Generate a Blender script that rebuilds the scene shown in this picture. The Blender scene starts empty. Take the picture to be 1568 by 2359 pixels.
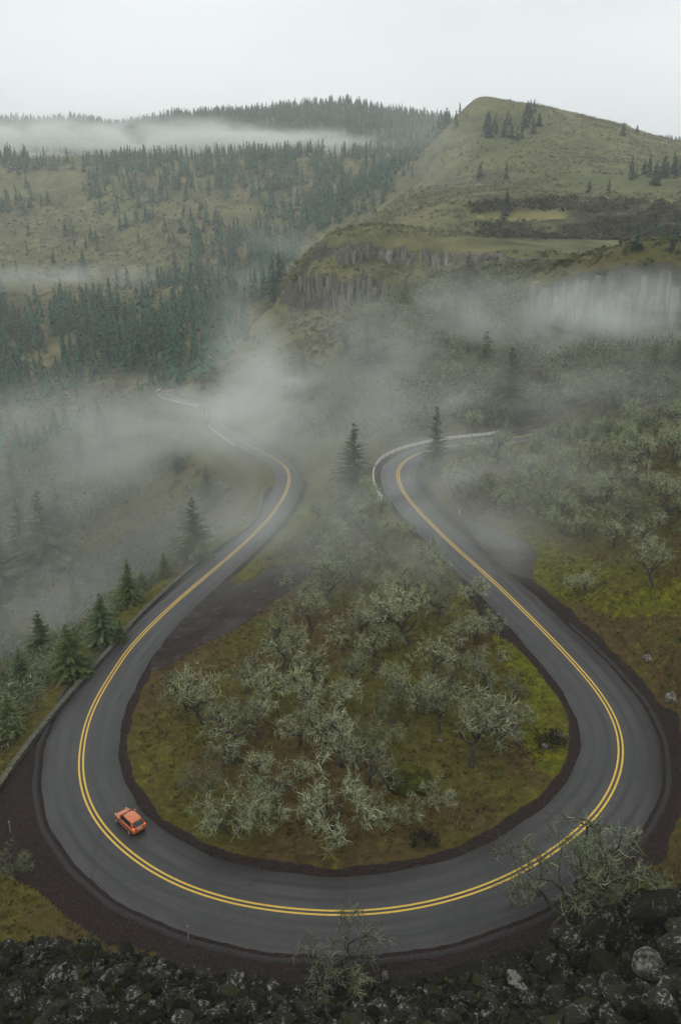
import bpy, math, random
import numpy as np
from mathutils import Vector

random.seed(7)
rng = np.random.default_rng(7)
R = math.radians
C = bpy.context.scene.collection

# ------------------------------------------------------------------ camera, sky, sun
F, CX, CY = 1835.0, 784.0, 1179.5          # photograph measured on a 1568 x 2359 sheet
TH = math.atan(630.0 / F)
CAM = np.array([0.0, 0.0, 56.0])
cam = bpy.data.cameras.new('camera')
cam.sensor_fit = 'VERTICAL'; cam.sensor_height = 36.0; cam.lens = 36.0 * F / 2359.0
cam.clip_start = 0.5; cam.clip_end = 20000
camo = bpy.data.objects.new('camera', cam); C.objects.link(camo)
camo.location = CAM; camo.rotation_euler = (math.pi / 2 - TH, 0, 0)
sc = bpy.context.scene
sc.camera = camo

SUN_EL, SUN_AZ = 55, 200
world = bpy.data.worlds.new('World'); sc.world = world; world.use_nodes = True
nt = world.node_tree; nt.nodes.clear()
def wn(t): return nt.nodes.new(t)
sky = wn('ShaderNodeTexSky'); sky.sky_type = 'NISHITA'; sky.sun_disc = False
sky.sun_elevation = R(SUN_EL); sky.sun_rotation = R(SUN_AZ); sky.dust_density = 6; sky.air_density = 1
hs = wn('ShaderNodeHueSaturation'); hs.inputs['Saturation'].default_value = 0.12
tc = wn('ShaderNodeTexCoord'); mp = wn('ShaderNodeMapping'); mp.inputs['Scale'].default_value = (1, 1, 3.2)
nz = wn('ShaderNodeTexNoise'); nz.inputs['Scale'].default_value = 1.7; nz.inputs['Detail'].default_value = 5; nz.inputs['Roughness'].default_value = 0.45
cr = wn('ShaderNodeValToRGB')
cr.color_ramp.elements[0].position = 0.3; cr.color_ramp.elements[0].color = (5.9, 6.3, 6.65, 1)
cr.color_ramp.elements[1].position = 0.72; cr.color_ramp.elements[1].color = (7.7, 8.0, 8.2, 1)
mx = wn('ShaderNodeMixRGB'); mx.inputs[0].default_value = 0.93
bg = wn('ShaderNodeBackground'); bg.inputs['Strength'].default_value = 0.136
out = wn('ShaderNodeOutputWorld')
for a, b in ((sky.outputs[0], hs.inputs['Color']), (tc.outputs['Generated'], mp.inputs[0]), (mp.outputs[0], nz.inputs['Vector']),
             (nz.outputs['Fac'], cr.inputs[0]), (hs.outputs[0], mx.inputs[1]), (cr.outputs[0], mx.inputs[2]),
             (mx.outputs[0], bg.inputs['Color']), (bg.outputs[0], out.inputs['Surface'])):
    nt.links.new(a, b)
sd = bpy.data.lights.new('sun', 'SUN'); sd.energy = 0.8; sd.angle = R(35); sd.color = (1, 0.97, 0.92)
so = bpy.data.objects.new('sun', sd); C.objects.link(so)
so.rotation_euler = (R(90 - SUN_EL), 0, R(180 - SUN_AZ))
vs = sc.view_settings
vs.view_transform = 'Standard'; vs.look = 'None'; vs.exposure = 0.0; vs.gamma = 1.0; vs.use_curve_mapping = False
cy = sc.cycles
cy.use_denoising = True; cy.denoiser = 'OPENIMAGEDENOISE'; cy.denoising_input_passes = 'RGB_ALBEDO_NORMAL'; cy.denoising_prefilter = 'ACCURATE'
cy.max_bounces = 4; cy.diffuse_bounces = 2; cy.glossy_bounces = 2; cy.transmission_bounces = 2
cy.volume_bounces = 3; cy.transparent_max_bounces = 6
cy.volume_step_rate = 1.0; cy.volume_max_steps = 96
cy.use_adaptive_sampling = True; cy.adaptive_threshold = 0.02
cy.sample_clamp_indirect = 4.0

# ------------------------------------------------------------------ helpers
def ray(u, v):
    r = (u - CX) / F; d = (v - CY) / F
    return np.array([r, math.cos(TH) - d * math.sin(TH), -math.sin(TH) - d * math.cos(TH)])
def at_z(u, v, z):
    k = ray(u, v); return CAM + k * ((z - CAM[2]) / k[2])
def at_d(u, v, d):
    k = ray(u, v); return CAM + k * (d / k[1])
def project(p):
    q = np.asarray(p, float) - CAM
    zc = q[..., 1] * math.cos(TH) - q[..., 2] * math.sin(TH)
    yc = -q[..., 1] * math.sin(TH) - q[..., 2] * math.cos(TH)
    zc = np.where(zc > 1, zc, np.nan)
    return CX + F * q[..., 0] / zc, CY + F * yc / zc, zc

def _h(ix, iy, s):
    h = (ix.astype(np.int64) * 374761393 + iy.astype(np.int64) * 668265263 + s * 1442695041) & 0xffffffff
    h = ((h ^ (h >> 13)) * 1274126177) & 0xffffffff
    return ((h ^ (h >> 16)) & 0xffffff) / float(0xffffff)
def vnoise(x, y, s=0):
    x = np.asarray(x, float); y = np.asarray(y, float)
    ix = np.floor(x); iy = np.floor(y); fx = x - ix; fy = y - iy
    fx = fx * fx * (3 - 2 * fx); fy = fy * fy * (3 - 2 * fy)
    a = _h(ix, iy, s); b = _h(ix + 1, iy, s); c = _h(ix, iy + 1, s); d = _h(ix + 1, iy + 1, s)
    return (a * (1 - fx) + b * fx) * (1 - fy) + (c * (1 - fx) + d * fx) * fy
def fbm(x, y, s=0, o=4):
    t = 0.0; a = 0.5
    for i in range(o):
        t = t + a * vnoise(x * 2 ** i + 17.3 * i, y * 2 ** i - 9.1 * i, s + i); a *= 0.5
    return t / (1 - 0.5 ** o)
def sstep(a, b, x):
    t = np.clip((x - a) / (b - a), 0, 1); return t * t * (3 - 2 * t)
def inpoly(u, v, poly):
    u = np.asarray(u, float); v = np.asarray(v, float)
    res = np.zeros(u.shape, bool); n = len(poly); j = n - 1
    for i in range(n):
        xi, yi = poly[i]; xj, yj = poly[j]
        if yi != yj:
            res ^= ((yi > v) != (yj > v)) & (u < (xj - xi) * (v - yi) / (yj - yi) + xi)
        j = i
    return res

def mesh(name, v, f, smooth=False):
    v = np.asarray(v, np.float32); f = np.asarray(f, np.int32)
    me = bpy.data.meshes.new(name)
    me.vertices.add(len(v)); me.vertices.foreach_set('co', v.ravel())
    k = f.shape[1]
    me.loops.add(f.size); me.loops.foreach_set('vertex_index', f.ravel())
    me.polygons.add(len(f)); me.polygons.foreach_set('loop_start', np.arange(len(f), dtype=np.int32) * k)
    me.polygons.foreach_set('use_smooth', np.full(len(f), smooth, bool))
    me.update(calc_edges=True)
    return me
class Geo:
    def __init__(s): s.v = []; s.f = []; s.n = 0; s.c = []
    def add(s, v, f, c=None):
        v = np.asarray(v, float); f = np.asarray(f, int)
        s.v.append(v); s.f.append(f + s.n); s.n += len(v)
        s.c.append(np.full(len(v), 0.5 if c is None else c) if np.ndim(c or 0) == 0 else c)
    def mesh(s, name, smooth=False, attr=False):
        me = mesh(name, np.concatenate(s.v), np.concatenate(s.f), smooth)
        if attr:
            a = me.attributes.new('tone', 'FLOAT', 'POINT'); a.data.foreach_set('value', np.concatenate(s.c).astype(np.float32))
        return me
def obj(name, me, m=None, parent=None):
    o = bpy.data.objects.new(name, me); C.objects.link(o)
    if m is not None and me is not None and not me.materials: me.materials.append(m)
    if parent is not None: o.parent = parent
    return o
def tag(o, label=None, cat=None, group=None, kind=None):
    if label: o['label'] = label
    if cat: o['category'] = cat
    if group: o['group'] = group
    if kind: o['kind'] = kind
    return o
def thing(name, label, cat, loc=(0, 0, 0), group=None, rz=0, s=1.0):
    o = bpy.data.objects.new(name, None); C.objects.link(o); o.empty_display_size = 0.3
    o.location = loc; o.rotation_euler = (0, 0, rz); o.scale = (s, s, s)
    return tag(o, label, cat, group)
def tri(q):                                   # quads -> triangles
    q = np.asarray(q); return np.concatenate([q[:, [0, 1, 2]], q[:, [0, 2, 3]]])
def tube(p, r, n=5, cap=True):
    p = np.asarray(p, float); k = len(p); r = np.broadcast_to(r, (k,))
    t = np.gradient(p, axis=0); t /= np.linalg.norm(t, axis=1, keepdims=True) + 1e-9
    a = np.where(np.abs(t[:, 2:3]) > 0.9, [[1.0, 0, 0]], [[0, 0, 1.0]])
    u = np.cross(t, a); u /= np.linalg.norm(u, axis=1, keepdims=True) + 1e-9
    w = np.cross(t, u)
    th = np.arange(n) * 2 * math.pi / n
    v = p[:, None] + r[:, None, None] * (u[:, None] * np.cos(th)[None, :, None] + w[:, None] * np.sin(th)[None, :, None])
    v = v.reshape(-1, 3); f = []
    i = np.arange(n); j = (i + 1) % n
    for a_ in range(k - 1):
        b = a_ * n; f.append(np.stack([b + i, b + j, b + n + j, b + n + i], 1))
    return v, tri(np.concatenate(f))
def boxv(x0, x1, y0, y1, z0, z1):
    v = [(x, y, z) for z in (z0, z1) for y in (y0, y1) for x in (x0, x1)]
    q = [(0, 2, 3, 1), (4, 5, 7, 6), (0, 1, 5, 4), (2, 6, 7, 3), (0, 4, 6, 2), (1, 3, 7, 5)]
    return np.array(v, float), tri(q)

# ------------------------------------------------------------------ materials
class N:
    def __init__(s, name):
        s.m = bpy.data.materials.new(name); s.m.use_nodes = True; s.t = s.m.node_tree
        s.b = s.t.nodes['Principled BSDF']; s.out = s.t.nodes['Material Output']
    def n(s, t, **k):
        x = s.t.nodes.new(t)
        for a, b in k.items(): setattr(x, a, b)
        return x
    def l(s, a, b): s.t.links.new(a, b)
    def noise(s, scale, detail=4, rough=0.6, vec=None, dist=0):
        x = s.n('ShaderNodeTexNoise'); x.inputs['Scale'].default_value = scale; x.inputs['Detail'].default_value = detail
        x.inputs['Roughness'].default_value = rough; x.inputs['Distortion'].default_value = dist
        if vec is not None: s.l(vec, x.inputs['Vector'])
        return x.outputs['Fac']
    def ramp(s, fac, stops):
        x = s.n('ShaderNodeValToRGB'); e = x.color_ramp.elements
        while len(e) < len(stops): e.new(0.5)
        for i, (p, c) in enumerate(stops):
            e[i].position = p; e[i].color = (*c, 1) if len(c) == 3 else c
        s.l(fac, x.inputs[0]); return x.outputs[0]
    def math(s, op, a, b=None, c=None, clamp=False):
        x = s.n('ShaderNodeMath', operation=op, use_clamp=clamp)
        for i, y in enumerate((a, b, c)):
            if y is None: continue
            if isinstance(y, (int, float)): x.inputs[i].default_value = y
            else: s.l(y, x.inputs[i])
        return x.outputs[0]
    def mix(s, fac, a, b, mode='MIX'):
        x = s.n('ShaderNodeMixRGB', blend_type=mode)
        for i, y in enumerate((fac, a, b)):
            if isinstance(y, (int, float)): x.inputs[i].default_value = y
            elif isinstance(y, tuple): x.inputs[i].default_value = (*y, 1)
            else: s.l(y, x.inputs[i])
        return x.outputs[0]
    def step(s, x, lo, hi):
        m = s.n('ShaderNodeMapRange', interpolation_type='SMOOTHSTEP')
        s.l(x, m.inputs[0]); m.inputs[1].default_value = lo; m.inputs[2].default_value = hi
        return m.outputs[0]
    def attr(s, name):
        x = s.n('ShaderNodeAttribute', attribute_name=name); return x.outputs['Fac']
    def bump(s, h, strength=0.5, dist=0.1):
        x = s.n('ShaderNodeBump'); x.inputs['Strength'].default_value = strength; x.inputs['Distance'].default_value = dist
        s.l(h, x.inputs['Height']); s.l(x.outputs[0], s.b.inputs['Normal'])
def pmat(name, stops, scale=3.0, rough=0.85, bump=0.0, dist=0.05, rnd=0.0, attr=None, spec=0.05, detail=4):
    k = N(name); tcn = k.n('ShaderNodeTexCoord')
    f = k.noise(scale, detail, 0.65, tcn.outputs['Object'])
    if attr:
        f = k.math('ADD', k.math('MULTIPLY', f, 0.5), k.math('MULTIPLY', k.attr(attr), 0.5))
    c = k.ramp(f, stops)
    if rnd:
        oi = k.n('ShaderNodeObjectInfo')
        v = k.math('MULTIPLY_ADD', oi.outputs['Random'], 2 * rnd, 1 - rnd)
        c = k.mix(1.0, c, v, 'MULTIPLY')
    k.l(c, k.b.inputs['Base Color']); k.b.inputs['Roughness'].default_value = rough
    k.b.inputs['Specular IOR Level'].default_value = spec
    if bump: k.bump(f, bump, dist)
    return k.m
def plain(name, col, rough=0.5, metal=0.0, emis=None, es=0.0, spec=0.5):
    k = N(name); tcn = k.n('ShaderNodeTexCoord')
    f = k.noise(6.0, 3, 0.5, tcn.outputs['Object'])
    c = k.ramp(f, [(0.3, tuple(x * 0.88 for x in col)), (0.7, tuple(min(1, x * 1.1) for x in col))])
    k.l(c, k.b.inputs['Base Color']); k.b.inputs['Roughness'].default_value = rough; k.b.inputs['Metallic'].default_value = metal
    k.b.inputs['Specular IOR Level'].default_value = spec
    if emis: k.b.inputs['Emission Color'].default_value = (*emis, 1); k.b.inputs['Emission Strength'].default_value = es
    return k.m

# ------------------------------------------------------------------ road centreline (traced, each point at its own height)
RP = [(1300, 985, 11), (1230, 1000, 10.5), (1165, 1012, 10), (1060, 1024, 8.8), (1005, 1034, 8), (965, 1044, 7.5), (935, 1059, 7), (919, 1078, 6.7), (916, 1100, 6.4), (923, 1124, 6.1),
      (942, 1152, 5.8), (975, 1190, 5.5), (1010, 1225, 5.3), (1050, 1263, 5.0), (1100, 1308, 4.7), (1150, 1353, 4.3), (1200, 1402, 4.0),
      (1250, 1453, 3.7), (1300, 1504, 3.4), (1342, 1550, 3.1), (1375, 1591, 2.9), (1402, 1632, 2.7), (1421, 1671, 2.5), (1431, 1710, 2.3),
      (1432, 1750, 2.1), (1423, 1790, 1.9), (1405, 1830, 1.7), (1377, 1871, 1.5), (1340, 1909, 1.3), (1295, 1945, 1.1), (1235, 1989, 0.9),
      (1160, 2029, 0.7), (1080, 2059, 0.5), (1000, 2081, 0.35), (900, 2099, 0.2), (800, 2107, 0.0), (700, 2103, -0.2), (600, 2092, -0.35),
      (500, 2069, -0.5), (420, 2041, -0.7), (350, 2006, -0.9), (290, 1963, -1.1), (243, 1917, -1.3), (210, 1866, -1.5), (192, 1815, -1.7),
      (185, 1765, -1.9), (190, 1711, -2.2), (203, 1660, -2.5), (225, 1610, -2.8), (255, 1558, -3.1), (290, 1506, -3.4), (331, 1459, -3.7),
      (380, 1410, -4.0), (430, 1366, -4.4), (480, 1323, -4.8), (530, 1281, -5.3), (575, 1240, -5.8), (610, 1205, -6.2), (635, 1174, -6.6),
      (655, 1141, -7.0), (666, 1110, -7.4), (663, 1086, -7.8), (650, 1069, -8.1), (630, 1055, -8.4), (605, 1042, -8.8), (575, 1026, -9.2), (543, 1006, -9.8),
      (516, 985, -10.4), (506, 965, -11.0), (504, 948, -11.6), (490, 937, -12.2), (455, 930, -13), (415, 921, -13.8), (390, 912, -14.4), (384, 904, -15), (395, 897, -15.6)]
def spline(P, step):
    P = np.asarray(P, float); n = len(P)
    Q = np.vstack([2 * P[0] - P[1], P, 2 * P[-1] - P[-2]]); o = []
    for i in range(1, n):
        p0, p1, p2, p3 = Q[i - 1], Q[i], Q[i + 1], Q[i + 2]
        k = max(2, int(np.linalg.norm(p2 - p1) / step * 2))
        t = np.linspace(0, 1, k, endpoint=False)[:, None]
        o.append(0.5 * (2 * p1 + (p2 - p0) * t + (2 * p0 - 5 * p1 + 4 * p2 - p3) * t ** 2 + (3 * p1 - p0 - 3 * p2 + p3) * t ** 3))
    o.append(P[-1:]); S = np.vstack(o)
    d = np.r_[0, np.cumsum(np.linalg.norm(np.diff(S, axis=0), axis=1))]
    m = int(d[-1] / step) + 1; q = np.linspace(0, d[-1], m)
    return np.stack([np.interp(q, d, S[:, i]) for i in range(3)], 1)
def smooth(S, k):
    for _ in range(k):
        S[1:-1] = 0.25 * S[:-2] + 0.5 * S[1:-1] + 0.25 * S[2:]
    return S
RC = smooth(spline([at_z(u, v, z) for u, v, z in RP], 1.0), 14)
def normals2(S):
    t = np.gradient(S[:, :2], axis=0); t /= np.linalg.norm(t, axis=1, keepdims=True)
    return np.stack([-t[:, 1], t[:, 0]], 1)         # to the left of travel
RN = normals2(RC)
RU, RV, RZ = project(RC)
# inside the loop the pavement is wider than on the legs
RHW = 3.85 + 0.5 * sstep(1150, 1600, RV)
# road heading right leg -> loop -> left leg runs clockwise seen from above: the island is to the right of travel
def road_dist(x, y):
    x = np.asarray(x, float).ravel(); y = np.asarray(y, float).ravel()
    d = np.full(x.shape, 1e9); idx = np.zeros(x.shape, int)
    sub = RC[::2]
    near = np.where((y < 470) & (y > 20) & (np.abs(x) < 220))[0]
    for i0 in range(0, len(near), 40000):
        k = near[i0:i0 + 40000]
        D = (x[k, None] - sub[None, :, 0]) ** 2 + (y[k, None] - sub[None, :, 1]) ** 2
        j = D.argmin(1); d[k] = np.sqrt(D[np.arange(len(k)), j]); idx[k] = j * 2
    return d, idx

# ------------------------------------------------------------------ terrain
WALL_PX = [(-60, 1880), (0, 1800), (60, 1718), (130, 1632), (200, 1552), (262, 1483), (320, 1416), (385, 1355), (440, 1306), (490, 1266), (540, 1233), (578, 1206), (594, 1184), (600, 1160), (604, 1136), (612, 1125), (626, 1122)]
def wall_pt(u, v):
    z = -2.0
    for _ in range(4):
        p = at_z(u, v, z); j = ((RC[:, :2] - p[:2]) ** 2).sum(1).argmin(); z = RC[j, 2] + 0.45
    return p - [0, 0, 0.45]
WL = spline([wall_pt(*q) for q in WALL_PX], 1.0)
CP = []
for i in range(0, len(RC), 7): CP.append(RC[i])
WN = normals2(WL)                                    # left of travel (far) = valley side
for i in range(0, len(WL) - 18, 12):
    for o, dz in ((1.5, -0.6), (9, -6), (28, -18), (62, -38), (105, -52)):
        CP.append([*(WL[i, :2] + WN[i] * o), WL[i, 2] + dz])
vis = [i for i in range(len(RC)) if i > int(len(RC) * 0.5) and RC[i, 1] > 225]
for i in vis[::14]:                                  # the far leg on its bench: valley below, slope above
    for o, dz in ((7, -1.5), (22, -12), (55, -30)):
        CP.append([*(RC[i, :2] + RN[i] * o), RC[i, 2] + dz])
    for o, dz in ((9, 4), (28, 14)):
        CP.append([*(RC[i, :2] - RN[i] * o), RC[i, 2] + dz])
CP += [  # island, throat
    at_z(800, 1500, 1.6), at_z(600, 1750, 0.6), at_z(1000, 1750, 1.6), at_z(800, 1850, 1.2), at_z(800, 1650, 1.6), at_z(1000, 1480, 2.6), at_z(650, 1550, -0.6),
    at_z(780, 1330, 1.0), at_z(880, 1250, 2.4), at_z(720, 1230, -2.5), at_z(800, 1150, -1.0), at_z(860, 1130, 3.5), at_z(740, 1120, -5), at_z(800, 1060, -1.5),
    # right of the right leg: slope climbing to the cliffs
    at_z(1250, 1300, 6.0), at_z(1400, 1400, 6.5), at_z(1520, 1500, 6.5), at_z(1568, 1650, 6.5), at_z(1620, 1400, 10), at_z(1400, 1250, 9.0), at_z(1568, 1250, 13), at_z(1200, 1150, 8.5),
    at_z(1400, 1100, 14.5), at_z(1568, 1050, 19), at_z(1100, 1080, 8.0), at_z(1660, 1150, 20), at_z(1620, 1800, 6), at_z(1750, 1600, 11), at_z(1900, 1300, 22),
    at_d(1000, 930, 215), at_d(1200, 930, 212), at_d(1400, 930, 200), at_d(1568, 920, 188), at_d(1750, 900, 180),
    at_d(950, 850, 262), at_d(1150, 850, 240), at_d(1350, 850, 228), at_d(1568, 840, 215), at_d(1800, 800, 205),
    at_d(800, 930, 262), at_d(720, 900, 300), at_d(850, 800, 310), at_d(1000, 740, 300), at_d(700, 850, 330), at_d(655, 790, 360), at_d(610, 800, 380), at_d(740, 780, 345),
    at_d(1130, 700, 300), at_d(950, 690, 335),
    # foreground: talus rising to the rim where the camera stands
]
for x in (-60, -38, -20, 0, 18):
    for y, z in ((46.5, 0.8), (42.5, 3.2), (36, 7.8), (28, 16), (15, 34), (4, 49), (0, 53.5), (-25, 55), (-80, 56)):
        CP.append([x, y + (3 if x < -35 else 0), z])
for x, y, z in ((27, 49.5, 7.2), (34, 51, 8.5), (46, 54, 10), (27, 44.5, 8), (27, 38, 11.5), (22, 50.5, 2.2), (40, 62, 5), (48, 72, 6.5), (62, 66, 11), (40, 36, 14), (45, 20, 30), (45, 2, 50), (60, -30, 55),
                (-52, 58, 0.5), (-62, 66, -1.5), (-75, 60, -2), (-90, 80, -22), (-90, 40, 2), (-120, 30, 5), (-130, 0, 40), (110, 40, 34), (110, 90, 24), (140, 140, 34)): CP.append([x, y, z])
cliffs = []
def cliff(pts):        # pts: (u, v_top, d, drop, setback)
    top = [at_d(u, v, d) for u, v, d, h, s in pts]
    cliffs.append((np.array(top), np.array([h for *_, h, s in pts]), np.array([s for *_, s in pts])))
    for p, (u, v, d, h, s) in zip(top, pts):
        CP.append(p + [0, 1.5, 0]); CP.append(p + [0, -s, -h])
cliff([(690, 600, 430, 7, 4), (735, 557, 412, 11, 4), (790, 559, 402, 11.5, 4), (850, 562, 394, 11, 4), (920, 567, 385, 10, 4), (1000, 574, 372, 8, 4), (1080, 580, 360, 6, 4), (1170, 586, 348, 4, 4), (1270, 597, 335, 3, 4)])
cliff([(672, 655, 412, 10, 4), (700, 637, 398, 16, 4), (760, 636, 388, 17, 4), (840, 640, 378, 16, 4), (890, 655, 368, 9, 4)])
cliff([(1150, 662, 290, 5, 4), (1215, 652, 275, 10, 4), (1300, 650, 262, 13, 4), (1400, 640, 252, 16, 4), (1500, 638, 246, 16, 4), (1590, 644, 240, 16, 4), (1720, 654, 232, 16, 4)])
CP += [at_d(640, 760, 385), at_d(660, 720, 400), at_d(740, 730, 372), at_d(840, 725, 362), at_d(620, 700, 440),
       at_d(1100, 640, 310), at_d(1000, 640, 345), at_d(1250, 625, 300), at_d(1450, 610, 290), at_d(1568, 600, 300),
       at_d(800, 551, 450), at_d(1000, 553, 430), at_d(1250, 570, 400), at_d(1500, 580, 370), at_d(1700, 590, 350), at_d(740, 555, 445),
       # right hill
       at_d(870, 520, 530), at_d(1100, 530, 480), at_d(1300, 535, 465), at_d(1500, 540, 450), at_d(1120, 505, 500), at_d(1300, 503, 490), at_d(1500, 500, 485), at_d(1150, 470, 520), at_d(1400, 465, 510), at_d(1568, 460, 500),
       at_d(940, 440, 640), at_d(1010, 350, 760), at_d(1062, 268, 850), at_d(1100, 223, 880), at_d(1180, 232, 890), at_d(1300, 256, 900), at_d(1450, 296, 900), at_d(1568, 325, 900), at_d(1800, 400, 900),
       at_d(1100, 340, 740), at_d(1250, 330, 760), at_d(1400, 350, 760), at_d(1568, 380, 740), at_d(1100, 420, 630), at_d(1250, 420, 620), at_d(1420, 420, 610), at_d(1568, 420, 600),
       at_d(1100, 300, 1050), at_d(1300, 330, 1080), at_d(1568, 400, 1100), at_d(1800, 480, 1100), at_d(1030, 330, 950), at_d(950, 480, 800), at_d(880, 560, 700),
       # valley and left hill
       at_z(100, 1290, -50), at_z(-150, 1250, -62), at_d(0, 1100, 380), at_d(0, 950, 545), at_d(200, 1000, 430), at_d(330, 960, 420), at_d(0, 860, 620), at_d(250, 860, 560), at_d(430, 860, 500), at_d(540, 830, 480), at_d(580, 760, 500),
       at_d(0, 750, 720), at_d(250, 740, 700), at_d(480, 730, 660), at_d(600, 680, 640), at_d(0, 640, 850), at_d(250, 640, 840), at_d(500, 620, 800), at_d(640, 590, 760),
       at_d(0, 500, 1020), at_d(250, 490, 1020), at_d(500, 500, 980), at_d(680, 520, 930), at_d(0, 372, 1230), at_d(150, 372, 1230), at_d(330, 365, 1230), at_d(500, 370, 1200), at_d(700, 380, 1150), at_d(850, 430, 1050),
       at_d(0, 345, 1420), at_d(300, 345, 1420), at_d(550, 345, 1400), at_d(800, 340, 1350), at_d(950, 350, 1250), at_d(950, 300, 1500),
       at_d(-50, 285, 1800), at_d(150, 286, 1800), at_d(270, 300, 1800), at_d(400, 280, 1780), at_d(550, 268, 1760), at_d(720, 250, 1740), at_d(840, 248, 1720), at_d(900, 265, 1700), at_d(1000, 282, 1700), at_d(1100, 300, 1700),
       at_d(-300, 640, 850), at_d(-300, 372, 1230), at_d(-300, 290, 1800), at_d(-400, 900, 560), at_d(-500, 1100, 380),
       at_d(300, 330, 2600), at_d(900, 330, 2600), at_d(1500, 330, 2600), at_d(-400, 340, 2600), at_d(2000, 360, 2600)]
CP = np.array([np.asarray(c, float) for c in CP])
def phi(d2): return np.sqrt(d2 + 9.0)
_n = len(CP)
_A = np.zeros((_n + 3, _n + 3))
_A[:_n, :_n] = phi(((CP[:, None, :2] - CP[None, :, :2]) ** 2).sum(2)) + np.eye(_n) * -0.8
_A[:_n, _n] = 1; _A[:_n, _n + 1:] = CP[:, :2] / 500; _A[_n, :_n] = 1; _A[_n + 1:, :_n] = CP[:, :2].T / 500
_w = np.linalg.solve(_A, np.r_[CP[:, 2], 0, 0, 0])
def base_h(x, y):
    z = np.empty(len(x))
    for i in range(0, len(x), 20000):
        a, b = x[i:i + 20000], y[i:i + 20000]
        z[i:i + 20000] = phi((a[:, None] - CP[None, :, 0]) ** 2 + (b[:, None] - CP[None, :, 1]) ** 2) @ _w[:_n] + _w[_n] + (a * _w[_n + 1] + b * _w[_n + 2]) / 500
    return z
def height(x, y, full=False):
    x = np.asarray(x, float).ravel(); y = np.asarray(y, float).ravel()
    z = base_h(x, y); rr = np.hypot(x, y)
    far = sstep(250, 900, rr)
    calm = 1 - 0.62 * sstep(-80, -25, x) * sstep(215, 300, y) * (1 - sstep(950, 1150, y))
    z = z + (fbm(x / 90, y / 90, 3) - 0.5) * 26 * far * calm + (fbm(x / 28, y / 28, 5) - 0.5) * (1.2 + 6 * sstep(110, 500, rr) * calm) + (fbm(x / 5, y / 5, 11) - 0.5) * 0.55
    d, j = road_dist(x, y)
    hw = RHW[j]; w = sstep(hw + 1.6, hw + 8.5, d)
    z = np.where(d < 60, RC[j, 2] - 0.07 + (z - RC[j, 2] + 0.07) * w, z)
    return (z, d, j) if full else z
def ground(u, v, tmin=38.0, tmax=2600.0):
    """where the line of sight through a photo point meets the ground"""
    k = ray(u, v)
    t = np.geomspace(tmin, tmax, 260); p = CAM + k * t[:, None]
    b = p[:, 2] < height(p[:, 0], p[:, 1])
    if not b.any(): return None
    i = max(1, int(b.argmax())); a, c = t[i - 1], t[i]
    t = np.linspace(a, c, 40); p = CAM + k * t[:, None]
    b = p[:, 2] < height(p[:, 0], p[:, 1]); return p[int(b.argmax())]
def gz(x, y): return float(height([x], [y])[0])

# ------------------------------------------------------------------ ground sheet
az = np.r_[np.linspace(-80, -37, 36)[:-1], np.linspace(-37, 37, 560), np.linspace(37, 80, 36)[1:]]
rr = np.r_[np.geomspace(2, 36, 40)[:-1], np.geomspace(36, 3000, 560)]
AZ, RR = np.meshgrid(np.radians(az), rr)
GX = (RR * np.sin(AZ)).ravel(); GY = (RR * np.cos(AZ)).ravel() - 0.0
GZ, GD, GJ = height(GX, GY, True)
GZ = np.where(np.hypot(GX, GY) > 2600, np.minimum(GZ, 250), GZ)
na, nr = len(az), len(rr)
GV = np.stack([GX, GY, GZ], 1)
I = (np.arange(nr - 1)[:, None] * na + np.arange(na - 1)[None, :]).ravel()
gq = np.stack([I, I + 1, I + na + 1, I + na], 1)
gme = mesh('ground', GV, gq, True)
GU, GVv, GZc = project(GV)
GU = np.nan_to_num(GU, nan=-9999); GVv = np.nan_to_num(GVv, nan=9999)
side = ((GX - RC[GJ, 0]) * RN[GJ, 0] + (GY - RC[GJ, 1]) * RN[GJ, 1])          # > 0 outer side, < 0 island side
hw = RHW[GJ]
nn = fbm(GX / 3.0, GY / 3.0, 21)
wid = np.where(side < 0, 1.2, 2.2) * (0.25 + 0.75 * nn + 0.75 * fbm(GX / 9.0, GY / 9.0, 23)) + np.where((side > 0) & (GVv > 1700), 0.5, 0)
farleg = GY > 232
gravel = 1 - sstep(hw + wid - 0.35, hw + wid + 0.35, GD)
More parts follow.
